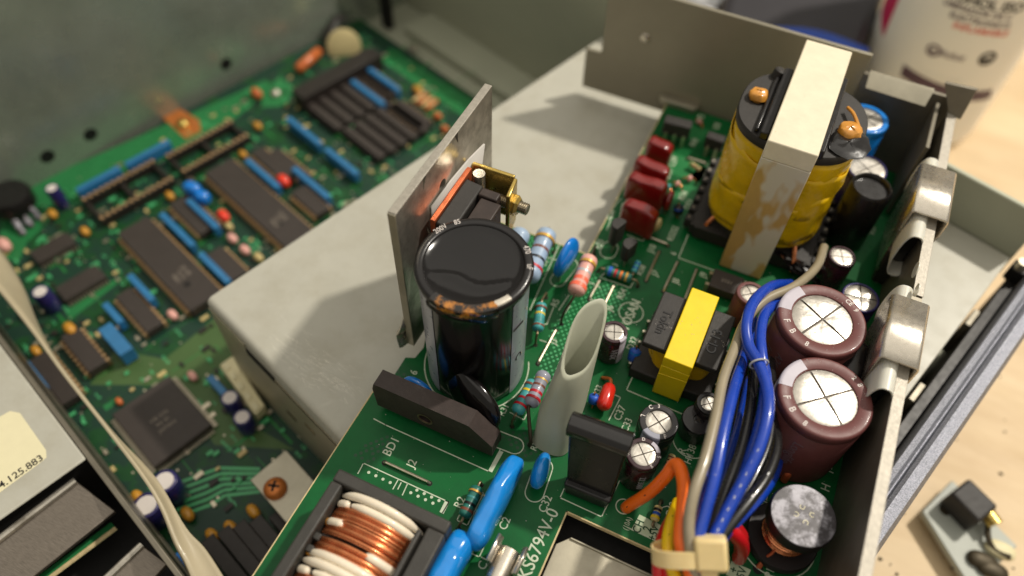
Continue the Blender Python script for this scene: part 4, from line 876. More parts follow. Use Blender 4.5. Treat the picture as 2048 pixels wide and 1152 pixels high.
for (xa_, xb_), s_, rot, in (((13.6, a0-0.05), 'Tokin', -90), ((a1+0.05, 34.0), 'CI-13', 90)):
    m = MB(); m.box(xa_, xb_, -1.8, 16.8, 14.4, 16.4); fl_ = m.build('flange', 'black_epoxy', ts, bev=0.35)
    text(s_, ((xa_+xb_)/2-0.2, 6.6, 16.42), 3.6, fl_, 'black_gloss', 'raised_lettering', rot=rot, ext=0.14, xs=1.0, bold=0.05)
m = MB(); m.box(12.6, 35.2, -3.4, 18.4, 0.3, 4.4); m.build('pin_base', 'black_epoxy', ts, bev=0.4)
for sx in (12.0, 35.8):
    for i in range(5):
        m = MB(); m.cyl((sx, -0.5+i*3.9, -0.4), (sx, -0.5+i*3.9, 2.5), 0.4, 8); m.build('pin', 'tin', ts)

# ------------------------------------------------------------------ rear sheet of the supply
bp = T('rear_bracket', 'upright painted sheet metal bracket along the back edge of the green board', 'bracket', (0, 114, -6))
YB_ = 113.2
poly = [(-47.4, -5.8), (45, -5.8), (45, 39.8), (-42.2, 40.1), (-41.6, 11.4), (-47.6, 11.3)]
m = MB(); m.extr([(x, YB_, z) for x, z in poly], (0, 1.3, 0)); m.build('sheet', 'bracket_shaded', bp, bev=0.2)
h = onY(1290, 76, YB_-0.1); m = MB(); m.lathe((0, 0, 0), [(1.9, 0), (1.7, 0.5), (1.0, 0.8), (0.2, 0.9)], 20); m.v = [Vector((h.x+v.x, YB_-v.z, h.z+v.y)) for v in m.v]; m.build('dimple', 'nickel', bp)
c = P(1362, 192, 4); m = MB(); m.prism([(c.x-7, YB_-0.1), (c.x-7.5, c.y-1), (c.x-5.5, c.y-3), (c.x+6, c.y-3), (c.x+7.5, c.y-1), (c.x+7, YB_-0.1)], 0.1, 2.6); m.build('board_tab', 'zinc', bp, bev=0.3)
hsr = T('right_heat_sink', 'long aluminium heat sink plate standing along the right edge of the board', 'heat sink', (74, 20, 0))
m = MB(); m.box(72.2, 74.8, -70, 55.2, -6, 29.8); m.box(72.2, 74.8, 55.2, 111, -6, 30.0); m.build('plate', 'dark_metal', hsr, smooth=25)
m = MB(); m.box(72.15, 74.85, -70, 24, 29.82, 30.2); m.box(72.15, 74.85, 33, 111, 30.02, 30.3); m.build('cut_edge', 'alu_cut', hsr, bev=0.12)
m = MB(); m.box(45.1, 74, YB_, YB_+1.4, -5.8, 33); m.build('back_return', 'dark_metal', hsr, smooth=0)
pp = [P(1738, 148, 36), P(1866, 186, 36), P(1850, 214, 33), P(1730, 176, 33)]
m = MB(); m.extr(pp, (0, 1.2, 0.8)); m.build('bent_lip', 'zinc', hsr, bev=0.2)
qb0, qb1, qt1, qt0 = P(1896, 228, 30), P(1920, 240, 30), P(1954, 180, 39), P(1889, 166, 39)
th_ = Vector((0.3, 1.3, 0))
m = MB(); m.hexa([qb0, qb1, qb1+th_, qb0+th_, qt0, qt1, qt1+th_, qt0+th_]); m.build('bent_tab', 'dark_metal', hsr, bev=0.2)
m = MB(); wall(m, P(1886, 190, 34), P(1852, 300, 30), 2, 31, 1.2); m.build('bent_tab', 'dark_metal', hsr, bev=0.2)
m = MB(); m.obox(P(1775, 296, 3), (9, 0, 0), (0, 1.6, 0), (0, 0, 0.8)); m.build('foot_strip', 'zinc', hsr, bev=0.2)
for px, py, X in ((1832, 540, 72.1), (1834, 580, 72.1)):
    h = onX(px, py, X); m = MB(); m.cyl((X-0.2, h.y, h.z), (X+0.1, h.y, h.z), 2.3 if py < 570 else 1.8, 20); m.build('plate_hole', 'tube_white', hsr)

# spring clips and their sleeved parts
def clip(label, corners, sleeve_label, z=33.0):
    a, b, c, d = [P(*p, z) for p in corners]       # a near-left-back, clockwise
    x0, x1, y0, y1 = (a.x+d.x)/2, (b.x+c.x)/2, (c.y+d.y)/2, (a.y+b.y)/2
    o = T('spring_clip', label, 'clip', ((x0+x1)/2, (y0+y1)/2, 20), 'spring clips on the right heat sink')
    n = 10
    prof = [(x0+0.6, z-26), (x0-0.1, z-5)]+[(x0+0.75-0.85*cos(k*pi/8), z-0.85+0.85*sin(k*pi/8)) for k in range(5)]+[(x1-0.75+0.85*sin(k*pi/8), z-0.85+0.85*cos(k*pi/8)) for k in range(5)]+[(x1+0.1, z-6), (x1-0.7, z-11)]
    rows = [[Vector((x, y, zz)) for x, zz in prof] for y in (y0, y1)]
    m = MB(); m.rings(rows, False, False, False); e_ = m.build('folded_strip', 'nickel', o, smooth=28); sd = e_.modifiers.new('thick', 'SOLIDIFY'); sd.thickness = 0.07; sd.offset = 0
    s = T('sleeved_package', sleeve_label, 'transistor', (x0+2, (y0+y1)/2, 10), 'sleeved packages under the spring clips')
    xc = x0+3.1; 
    m = MB()
    def ov(y, zc, lean, sx=2.75, sz=8.6): return [Vector((xc+lean+sx*math.copysign(abs(cos(t))**0.7, cos(t)), y, zc+sz*math.copysign(abs(sin(t))**0.8, sin(t)))) for t in [2*pi*i/36 for i in range(36)]]
    ys_ = (y0-7.5, y0, (y0+y1)/2, y1, y1+5.5)
    R_o = [ov(y, z-10.0, 0) for i, y in enumerate(ys_)]
    R_i = [ov(y, z-10.0, 0, 2.35, 8.2) for y in ys_[::-1]]
    m.rings(R_o+R_i+[[v.copy() for v in R_o[0]]], False, False); m.build('tube', 'tube_white', s, smooth=60)
    m = MB(); m.box(xc-2.2, xc+2.2, y0-3.0, y1+1.0, z-17, z-4); m.build('package', 'black_satin', s, bev=0.9)
    for k in range(3):
        m = MB(); yy = y0+2+k*(y1-y0-4)/2; m.tube([(xc, yy, z-20), (xc, yy, 3), (xc, yy, -0.4)], 0.5, 8, 1); m.build('leg', 'tin', s)
    return o
clip('bright folded metal spring clip nearest the two brown capacitors', ((1795, 590), (1858, 612), (1836, 745), (1757, 705)), 'translucent sleeved package under the nearest spring clip')
clip('bright folded metal spring clip farther back on the right plate', ((1850, 328), (1915, 348), (1892, 448), (1822, 416)), 'translucent sleeved package under the farther spring clip')

def upright_sleeve(label, top, zt, r, mtl, base=None, lx=0):
    t = P(*top, zt); b = Vector((t.x+lx, t.y, 0)) if base is None else P(*base, 0)
    o = T('black_sleeve', label, 'sleeved part', b)
    d = Vector((0.5, 0.86, 0)); 
    m = MB(); m.axis(b+Vector((0, 0, 0.4)), t, [(0, r*0.95), (0.5, r), ((t-b).length-1.2, r), ((t-b).length-0.4, r*0.9)], 36, True, False)
    m.axis(t-Vector((0, 0, 1.5)), t, [(0, r*0.78), (1.2, r*0.82), (1.5, r*0.9)], 36, True, False); m.build('tube', mtl, o, smooth=50)
    m = MB(); m.blob(b+(t-b)*0.55, (r*0.7, 0, 0), (0, r*0.6, 0), (0, 0, (t-b).length*0.38), 0.7, 0.8); m.build('core', 'brown_epoxy', o, smooth=60)
upright_sleeve('black tube sleeve standing right of the tall transformer', (1745, 372), 24, 6.2, 'black_satin')
mg = P(1800, 540, 0); o = T('side_package', 'black package standing by the farther clip, dark and matt', 'transistor', mg)
m = MB(); m.hexa([P(1740, 560, 0.5), P(1775, 575, 0.5), P(1800, 520, 0.5), P(1765, 505, 0.5), P(1775, 500, 18), P(1812, 515, 18), P(1835, 455, 18), P(1798, 440, 18)]); m.build('body', 'brown_epoxy', o, bev=0.8)
o = T('side_package', 'black package with rounded cap standing between front brown capacitor and right plate', 'transistor', P(1735, 860))
m = MB(); cbb = P(1752, 800, 22); m.blob((64.5, 14, 11), (3.4, 0, 0), (0, 8, 0), (0, 0, 11), 0.5, 0.5); m.build('body', 'black_satin', o, smooth=60)
# bits at the back right corner
bead('small brown bead beside the farther clip', P(1800, 345, 2), P(1806, 358, 2), 1.6, 'orange_bead')
o = T('foil_scrap', 'scrap of crumpled glossy black foil at the foot of the tall white core', 'foil', P(1588, 530))
m = MB(); rs = []
for j in range(7):
    rs.append([P(1555+i*11+j*4, 500+j*7+i*5, 5+1.6*sin(i*1.9+j)+1.2*random.random()) for i in range(7)])
m.rings(rs, False, False, False); m.build('sheet', 'black_vinyl', o, smooth=30)
o = T('green_spacer', 'pale green strip of board lying between transformer and right plate', 'strip', P(1725, 480)); m = MB(); m.obox(P(1700, 540, 0.3), (2.5, 0, 0), (0, 4, 0), (0, 0, 0.25)); m.build('strip', 'dot_light', o)

# ------------------------------------------------------------------ drum inductor
di = T('drum_inductor', 'drum shaped ferrite inductor with copper wire beside the wire bundle', 'inductor', (62.4, -30, 0))
m = MB(); m.lathe((62.0, -30.4, 0), [(8.4, 0.4), (8.6, 0.8), (8.6, 2.6), (8.3, 3.0), (5.0, 3.1), (5.0, 11.6)], 48, True, False); m.build('lower_flange', 'ferrite_side', di, smooth=40)
m = MB(); m.lathe((62.6, -29.8, 0), [(5, 11.5), (7.0, 11.7), (7.6, 12.2), (7.7, 15.2), (7.4, 15.8)], 48, False, False); m.build('upper_flange', 'ferrite_side', di, smooth=40)
m = MB(); m.lathe((62.6, -29.8, 0), [(7.42, 15.75), (7.3, 15.95)], 48); gt_ = m.build('ground_top', 'ferrite', di, smooth=0)
m = MB(); pts = []
for i in range(26*14):
    a = 2*pi*i/26; rr = 5.2+0.25*((i//26) % 2); pts.append((62.2+rr*cos(a), -30.2+rr*sin(a), 3.6+7.6*i/(26*14)))
m.tube(pts, 0.32, 6, 1); m.build('winding', 'copper', di)
for k in range(3):
    a = P(1560+k*4, 1055, 8); b = P(1516, 1136, 0); m = MB(); m.tube([P(1590, 1095-k*3, 7.5), P(1562+k*5, 1085-k*8, 6), P(1545+k*3, 1105-k*3, 4), P(1528+k*2, 1118, 2), b+Vector((0.3*k-0.3, 0, -0.3))], 0.38, 8, 5); m.build('lead', 'copper_dull', di)
c = P(1516, 1138); m = MB(); m.lathe((c.x, c.y, 0), [(1.3, 0.012), (1.3, 0.03)], 16); m.build('lead_hole', 'hole', di, smooth=0)
for i, (a, r_) in enumerate(((0, 1.6), (1.6, 1.6), (3.1, 1.6), (4.7, 1.6))):
    text('C', (62.7+1.7*cos(a+0.4), -29.6+1.7*sin(a+0.4), 15.97), 1.7, gt_, 'label_cream', 'stamp', rot=math.degrees(a))
o = T('coil_end', 'bit of copper coil end showing under the front brown capacitor', 'coil', P(1575, 945)); m = MB(); m.tube([P(1590, 930, 2), P(1578, 945, 4), P(1568, 960, 1)], 1.0, 10, 5); m.build('wire', 'copper_dull', o)

# ------------------------------------------------------------------ wires
def wire(label, pts, r, mtl, group='wires gathered by the cable tie', prints=None):
    w = [P(x, y, z) for x, y, z in pts]; o = T('wire', label, 'wire', w[0], group)
    m = MB(); m.tube(w, r, 14, 8); m.build('insulation', mtl, o, smooth=80)
    if prints:
        ptm = MB(); i0, i1, col = prints; n = 9
        for k in range(n):
            t = i0+(i1-i0)*k/n; i = int(t); f = t-i; a = w[i].lerp(w[i+1], f); b = w[i].lerp(w[i+1], min(1, f+0.12)); d = (b-a); 
            if d.length < 1e-4: continue
            to = (CAM-a).normalized(); dn = d.normalized(); to = (to-dn*to.dot(dn)).normalized(); sd_ = dn.cross(to)
            ptm.obox((a+b)/2+to*(r-0.03), dn*0.38, sd_*0.12, to*0.05)
        ptm.build('wire_print', col, o, kind='stuff')
    return o
rw = 1.45
wire('blue wire making the wide outer arch round the rear brown capacitor', [(1580, 568, 14), (1545, 572, 22), (1510, 600, 27), (1493, 645, 29), (1497, 690, 29), (1518, 728, 30), (1534, 775, 31), (1535, 830, 32), (1516, 900, 31), (1482, 970, 29), (1445, 1040, 27), (1418, 1100, 26), (1404, 1170, 24)], 1.42, 'wire_blue', prints=(8, 11, 'band_silver'))
wire('blue wire making the tighter inner arch beside the first', [(1590, 598, 12), (1556, 605, 20), (1530, 628, 25), (1521, 668, 27), (1524, 715, 28), (1532, 765, 27), (1520, 850, 27), (1490, 940, 26), (1455, 1020, 25), (1425, 1085, 24), (1412, 1170, 22)], 1.38, 'wire_blue')
wire('blue wire running straight down the left of the bundle', [(1506, 640, 14), (1492, 700, 22), (1470, 770, 28), (1448, 860, 31), (1430, 950, 31), (1408, 1030, 29), (1392, 1095, 27), (1388, 1170, 24)], 1.4, 'wire_blue', prints=(2, 5, 'band_silver'))
wire('blue wire deep in the middle of the bundle', [(1500, 760, 12), (1480, 850, 18), (1452, 940, 22), (1425, 1030, 24), (1402, 1095, 24), (1396, 1170, 22)], 1.4, 'wire_blue')
wire('blue wire on the right edge of the bundle above the drum inductor', [(1560, 900, 6), (1546, 950, 10), (1520, 990, 15), (1478, 1035, 20), (1440, 1080, 23), (1415, 1170, 20)], 1.5, 'wire_blue')
wire('blue wire low on the left behind the beige one', [(1440, 850, 10), (1425, 900, 14), (1408, 960, 18), (1396, 1030, 21), (1388, 1100, 23), (1380, 1170, 22)], 1.4, 'wire_blue')
wire('beige wire curving from the transformer foot along the left of the bundle', [(1648, 494, 14), (1632, 535, 18), (1590, 572, 22), (1530, 600, 24), (1490, 645, 25), (1468, 700, 27), (1446, 760, 29), (1430, 840, 31), (1410, 920, 32), (1388, 985, 32), (1378, 1040, 30), (1380, 1095, 28), (1392, 1170, 24)], 1.25, 'wire_beige')
wire('black wire with pale print on the outer right of the bundle', [(1525, 780, 14), (1548, 850, 20), (1553, 895, 23), (1535, 950, 25), (1500, 1000, 26), (1460, 1050, 26), (1425, 1100, 25), (1402, 1170, 22)], 1.3, 'wire_black', prints=(3, 5, 'band_silver'))
wire('black wire lying beside the beige one', [(1480, 690, 18), (1462, 740, 22), (1446, 800, 25), (1440, 860, 26), (1436, 920, 24), (1418, 1010, 24), (1400, 1090, 24), (1398, 1170, 22)], 1.3, 'wire_black')
wire('black wire in the middle between the blue ones', [(1508, 740, 22), (1500, 820, 25), (1482, 900, 26), (1456, 970, 26), (1430, 1040, 25), (1408, 1100, 24), (1400, 1170, 22)], 1.3, 'wire_black')
wire('black wire running under the right hand blue ones', [(1540, 720, 16), (1545, 800, 20), (1538, 880, 22), (1510, 950, 23), (1470, 1020, 23), (1432, 1080, 23), (1410, 1170, 20)], 1.25, 'wire_black')
wire('black wire deepest in the bundle', [(1490, 700, 8), (1480, 800, 12), (1470, 900, 14), (1450, 980, 18), (1420, 1060, 20), (1400, 1170, 19)], 1.3, 'wire_black')
wire('orange wire arching from its ringed hole to the tie', [(1252, 1016, -0.3), (1260, 1010, 3), (1300, 984, 11), (1332, 952, 17), (1348, 930, 20), (1360, 936, 22), (1368, 975, 24), (1364, 1030, 26), (1362, 1085, 26), (1376, 1130, 25), (1392, 1180, 24)], 1.55, 'wire_orange', prints=(1, 3, 'print_dark'))
wire('yellow wire along the left of the bundle', [(1356, 1005, 14), (1344, 1040, 18), (1336, 1080, 21), (1340, 1120, 22), (1358, 1175, 22)], 1.4, 'wire_yellow', prints=(1, 3, 'print_dark'))
wire('red wire leftmost in the bundle at the frame edge', [(1345, 1035, 8), (1328, 1070, 13), (1318, 1110, 18), (1320, 1180, 19)], 1.5, 'wire_red')
wire('red wire beside the leftmost one under the tie', [(1352, 1050, 8), (1334, 1080, 16), (1332, 1120, 19), (1345, 1180, 20)], 1.5, 'wire_red')
wire('red wire looping out to the right above the tie head', [(1415, 1100, 20), (1432, 1062, 23), (1455, 1058, 22), (1478, 1078, 17), (1484, 1098, 10), (1478, 1116, 2)], 1.7, 'wire_red')
wire('red wire tucked behind the looping one', [(1420, 1080, 16), (1440, 1046, 19), (1462, 1048, 17), (1482, 1070, 10), (1486, 1090, 2)], 1.6, 'wire_red')
lo = T('wire_ring', 'clear ring holding two blue wires together', 'ring', P(1518, 728, 30))
m = MB(); c = P(1518, 728, 30); d = (P(1534, 775, 31)-P(1497, 690, 29)).normalized(); u = d.cross(Vector((0, 0, 1))).normalized(); v = d.cross(u)
m.tube([c+u*2.2*cos(a)+v*1.8*sin(a) for a in [2*pi*i/24 for i in range(25)]], 0.25, 6, 1); m.build('ring', 'band_silver', lo)
# cable tie
ct = T('cable_tie', 'cream plastic cable tie round the colourful wire bundle', 'cable tie', P(1380, 1105, 26))
cl_, cr_ = P(1303, 1106, 22), P(1425, 1108, 25); cc_ = (cl_+cr_)/2; uu = (cr_-cl_)/2; ax = (P(1395, 1160, 23)-P(1385, 1050, 29)).normalized(); ax = (ax-uu.normalized()*ax.dot(uu.normalized())).normalized(); vv_ = uu.normalized().cross(ax)
vv_ = vv_ if vv_.z > 0 else -vv_
outer = []
sqf = lambda v, e: math.copysign(abs(v)**e, v)
for k, (o1, rr) in enumerate(((-1.7, 1.0), (1.7, 1.0), (1.7, 0.93), (-1.7, 0.93), (-1.7, 1.0))):
    outer.append([cc_+ax*o1+uu*rr*sqf(cos(2*pi*i/48), 0.8)+vv_*5.6*(rr if rr == 1 else 0.86)*sqf(sin(2*pi*i/48), 0.8) for i in range(48)])
m = MB(); m.rings(outer, False, False); m.build('strap', 'tie', ct, smooth=50)
hc_ = P(1422, 1106, 28); m = MB(); m.obox(hc_, uu.normalized()*3.3, ax*3.4, vv_*2.6); m.build('head', 'tie', ct, bev=0.8)
m = MB(); m.obox(hc_+ax*3.9-uu.normalized()*0.6, uu.normalized()*1.8, ax*0.8, vv_*1.6); m.build('head_lip', 'tie', ct, bev=0.5)

# a few bits of dust and scrap on the board
o = T('solder_scrap', 'little pale blob beside the foot of the right plate', 'scrap', P(1688, 1140)); m = MB(); m.blob(P(1688, 1142, 3), (1.2, 0, 0), (0, 2.2, 0), (0, 0, 1.5), 0.9, 0.9, 10, 6); m.build('blob', 'print_white', o)
# ------------------------------------------------------------------ main board down in the case
ZM = Z_MAIN
mb_ = T('main_board', 'large dark green main circuit board down in the case at the left', 'circuit board', W(-170, -20, ZM-1.6))
m = MB(cw); m.box(-237, 70, -185, 99.5, ZM-1.6, ZM); m.build('board_sheet', 'main_pcb', mb_, smooth=0)
def patch(poly, mtl, name, z=0.008):
    m = MB(); m.add([P(px, py, ZM+z) for px, py in poly], [tuple(range(len(poly)))][::1])
    o = m.build(name, mtl, mb_, smooth=0)
    if o.data.polygons[0].normal.z < 0: o.data.flip_normals()
    return o
patch(((0, 420), (97, 352), (330, 250), (480, 184), (530, 160), (545, 172), (470, 238), (330, 318), (165, 400), (120, 420), (60, 480), (0, 500)), 'main_bright', 'copper_area')
patch(((525, 190), (560, 150), (590, 180), (565, 212), (520, 215)), 'main_bright', 'copper_area')
patch(((330, 718), (425, 640), (470, 600), (520, 860), (590, 900), (430, 890), (340, 770), (180, 770), (230, 700)), 'main_olive', 'copper_area')
patch(((780, 95), (950, 205), (930, 235), (760, 120)), 'main_bright', 'copper_area', 0.009)
patch(((0, 520), (0, 430), (60, 470), (40, 520)), 'main_bright', 'copper_area', 0.009)
patch(((130, 620), (235, 555), (240, 563), (140, 640)), 'main_bright', 'copper_area', 0.012)
patch(((205, 812), (235, 795), (240, 803), (212, 822)), 'main_bright', 'copper_area', 0.012)
m = MB()
for k in range(6):
    a, b, c_, d_ = (360-k*2, 965+k*14), (400+k*4, 950+k*12), (440+k*2, 936+k*11), (520, 938+k*9)
    for p, q in ((a, b), (b, c_), (c_, d_)):
        p, q = P(*p, ZM), P(*q, ZM); d = (q-p).normalized(); n = Vector((-d.y, d.x, 0))*0.55
        m.prism([tuple(v[:2]) for v in (p-n, q-n, q+n, p+n)], ZM+0.006+k*0.0006, ZM+0.02+k*0.0006)
m.build('trace_bundle', 'dot_light', mb_, smooth=0, kind='stuff')
pd = [P(*p, ZM+0.01) for p in ((322, 232), (350, 212), (398, 240), (402, 262), (372, 278))]
m = MB(); m.add(pd, [tuple(range(5))]); o = m.build('copper_pad', 'copper_pad', mb_, smooth=0)
if o.data.polygons[0].normal.z < 0: o.data.flip_normals()
# printed and soldered freckles: vias, small print
rnd = random.Random(3)
va = MB(); vp = MB()
for k in range(380):
    x, y = rnd.uniform(-232, -60), rnd.uniform(-120, 95); r_ = rnd.uniform(0.3, 0.55)
    va.add([W(x+r_*cos(a*pi/3), y+r_*sin(a*pi/3), ZM+0.025) for a in range(6)], [tuple(range(6))])
for k in range(420):
    x, y = rnd.uniform(-232, -60), rnd.uniform(-120, 95); n_ = rnd.randint(2, 4)
    for i in range(n_):
        w_, h_ = rnd.uniform(0.4, 0.8), rnd.uniform(0.8, 1.3); xx = x+i*1.1
        vp.add([W(xx, y, ZM+0.03), W(xx+w_, y, ZM+0.03), W(xx+w_, y+h_, ZM+0.03), W(xx, y+h_, ZM+0.03)], [(0, 1, 2, 3)])
va.build('via_dots', 'tin', mb_, smooth=0, kind='stuff'); vp.build('small_print', 'dot_light', mb_, smooth=0, kind='stuff')
tr = MB()
for k in range(150):
    x, y = rnd.uniform(-215, -70), rnd.uniform(-110, 92); L = rnd.uniform(4, 26); w_ = rnd.choice((0.3, 0.4, 0.9))
    if rnd.random() < 0.5: pts_ = [(x, y), (x+L, y), (x+L, y+w_), (x, y+w_)]
    else: pts_ = [(x, y), (x+w_, y), (x+w_, y+L), (x, y+L)]
    tr.add([W(a, b, ZM+0.014+0.00002*k) for a, b in pts_], [(0, 1, 2, 3)])
tr.build('board_traces', 'main_trace', mb_, smooth=0, kind='stuff')

def chip(label, p, q, wid, h, axis='x', pins=True, mtl='chip', name='chip', cat='chip', pinm='pin_brown', z0=0.8, dimple=False, pitch=2.54, gull=False, prnt=False, group=None, quad=False):
    a, b = Q(*p, ZM+h), Q(*q, ZM+h)
    if axis == 'x': x0, x1 = sorted((a.x, b.x)); yc = (a.y+b.y)/2; y0, y1 = yc-wid/2, yc+wid/2
    else: y0, y1 = sorted((a.y, b.y)); xc = (a.x+b.x)/2; x0, x1 = xc-wid/2, xc+wid/2
    o = T(name, label, cat, W((x0+x1)/2, (y0+y1)/2, ZM), group)
    m = MB(cw); m.box(x0, x1, y0, y1, ZM+z0, ZM+h); m.build('body', mtl, o, bev=0.25)
    if pins:
        m = MB(cw)
        def row(lo, hi, fixed, sgn, along):
            n = max(2, int((hi-lo)/pitch)); off = ((hi-lo)-(n-1)*pitch)/2; pw = pitch*0.24
            for i in range(n):
                t = lo+off+i*pitch
                e0, e1 = (fixed+sgn*0.02, fixed+sgn*(1.7 if gull else 1.2)); e0, e1 = min(e0, e1), max(e0, e1)
                zz = (ZM+0.15, ZM+(0.9 if gull else h*0.7))
                if along == 'x': m.box(t-pw, t+pw, e0, e1, *zz)
                else: m.box(e0, e1, t-pw, t+pw, *zz)
        if axis == 'x' or quad: row(x0, x1, y0, -1, 'x'); row(x0, x1, y1, 1, 'x')
        if axis == 'y' or quad: row(y0, y1, x0, -1, 'y'); row(y0, y1, x1, 1, 'y')
        m.build('pin_rows', pinm, o, smooth=0, kind='stuff')
    if dimple:
        c = (x0+(x1-x0)*(0.78), (y0+y1)/2-wid*0.06); m = MB(cw); m.lathe((c[0], c[1], ZM+h), [(1.3, 0.02), (1.25, 0.03)], 20); m.build('pin_mark', 'hole', o, smooth=0)
    if prnt:
        for i in range(3):
            text(('SM8521', 'V2.01', '9437')[i] if False else ('||||:|', '||:||', ':|||')[i], W((x0+x1)/2+(i-1)*0.0-4+i*0.3, (y0+y1)/2+(1-i)*2.6, ZM+h+0.03), 2.6, o, 'chip_print', 'chip_marking', rot=math.degrees(CH))
    return o, (x0, x1, y0, y1)
gC = 'black chips on the main board'
o, ext = chip('long black chip with a dark round mark, nearest the grey cover corner', (262, 450), (415, 600), 13.6, 5.2, 'x', dimple=True, group=gC)
for i, s_ in enumerate(('JH 40', 'V1.0', '9441')): text(s_, W(-151+i*0.5, (ext[2]+ext[3])/2+2.4-i*2.4, ZM+5.23), 2.4, o, 'chip_print', 'chip_marking', rot=math.degrees(CH)+90*0)
o, ext = chip('long black chip running under the grey cover, behind the red bead', (437, 329), (600, 480), 13.6, 5.2, 'x', dimple=True, group=gC)
for i, s_ in enumerate(('N4 B', 'V2.1', '9440')): text(s_, W(-148+i*0.5, (ext[2]+ext[3])/2+2.4-i*2.4, ZM+5.23), 2.4, o, 'chip_print', 'chip_marking', rot=math.degrees(CH))
chip('small black chip upper of the pair with a bright pin row at the left', (62, 510), (146, 478), 7.6, 3.2, 'y', pitch=1.27, gull=True, pinm='tin', group=gC)
chip('small black chip lower of the pair with a bright pin row at the left', (120, 590), (200, 538), 8.2, 3.2, 'y', pitch=1.27, gull=True, pinm='tin', group=gC)
chip('brown pinned chip between the blue resistor pack and the long chip', (247, 582), (308, 656), 6.6, 4.4, 'x', group=gC)
chip('brown chip with a yellow bead lying over its end', (142, 660), (190, 736), 6.8, 4.6, 'x', group=gC)
chip('dark chip half under the flat cable', (78, 708), (140, 800), 6.8, 4.4, 'x', group=gC)
chip('black chip left of the blue trimmer', (358, 396), (418, 458), 9.0, 4.2, 'x', group=gC)
chip('black chip in front of the row of coral beads', (428, 500), (478, 552), 7.2, 4.2, 'x', group=gC)
chip('slim black chip by the red bead near the cover edge', (590, 380), (650, 420), 6.6, 4.2, 'x', group=gC)
chip('slim black chip between two blue resistor packs', (510, 300), (580, 352), 6.2, 4.2, 'x', group=gC)
chip('pinned grey chip beside the long blue resistor pack', (548, 300), (610, 352), 5.0, 3.6, 'x', group=gC)
o, ext = chip('large square black chip with fine pins all round', (263, 879), (381, 800), 27.0, 3.6, 'y', pitch=1.0, gull=True, pinm='tin', quad=True, group=gC)
for i, s_ in enumerate(('H8 532', '94 41', 'JAPAN')): text(s_, W((ext[0]+ext[1])/2-1.5+i*2.6, (ext[2]+ext[3])/2, ZM+3.63), 2.2, o, 'chip_print', 'chip_marking', rot=math.degrees(CH)+90)
# dark memory chips in two ranks
k = 0
for (sx, sy, n) in ((608, 196, 7), (692, 254, 5)):
    for i in range(n):
        px, py = sx+i*21.5, sy-i*13.0
        if (sx, i) in ((608, 6),): continue
        k += 1
        chip(('slim dark memory chip in the back rank, %s from the left' if sx == 608 else 'slim dark memory chip in the front rank, %s from the left') % ('first', 'second', 'third', 'fourth', 'fifth', 'sixth', 'seventh')[i], (px, py), (px+72, py+58), 3.9, 4.2, 'x', mtl='chip', pinm='socket', group='slim dark memory chips')
chip('squat dark chip beside the cluster of tan beads', (790, 205), (850, 250), 8.5, 4.2, 'x', group=gC)
chip('dark chip right of the far blue resistor pack', (720, 130), (790, 180), 6.0, 4.2, 'x', group=gC)
chip('long black connector strip at the far end of the memory chips', (596, 190), (750, 98), 9, 9, 'y', pins=False, mtl='socket', name='connector', cat='connector')

# empty sockets: two rails with contacts and cross bars
def sock(label, a0, a1, b0, b1, h=4.6):
    A0, A1, B0, B1 = Q(*a0, ZM+h), Q(*a1, ZM+h), Q(*b0, ZM+h), Q(*b1, ZM+h)
    y0, y1 = (A0.y+B0.y)/2, (A1.y+B1.y)/2; xa, xb = (A0.x+A1.x)/2, (B0.x+B1.x)/2
    o = T('chip_socket', label, 'socket', W((xa+xb)/2, (y0+y1)/2, ZM), 'empty chip sockets')
    m = MB(cw)
    for x in (xa, xb): m.box(x-1.3, x+1.3, y0, y1, ZM+0.5, ZM+h)
    m.box(xa+1.31, xb-1.31, y0+0.3, y0+2.0, ZM+0.5, ZM+h-1.2); m.box(xa+1.31, xb-1.31, (y0+y1)/2-1, (y0+y1)/2+1, ZM+0.5, ZM+h-1.2); m.box(xa+1.31, xb-1.31, y1-2, y1-0.3, ZM+0.5, ZM+h-1.2)
    m.build('socket_frame', 'socket', o, bev=0.15)
    m = MB(cw); n = int((y1-y0)/2.54)
    for x in (xa, xb):
        for i in range(n):
            y = y0+1.2+i*(y1-y0-2.4)/(n-1); m.box(x-0.9, x+0.9, y-0.62, y+0.62, ZM+h-0.4, ZM+h+0.35)
    m.build('contacts', 'pin_brown', o, bev=0.1, kind='stuff')
sock('nearer empty chip socket beside the pair of blue resistor packs', (162, 398), (312, 322), (198, 440), (344, 354))
sock('farther empty chip socket below the copper pad', (334, 314), (464, 240), (362, 345), (496, 268))

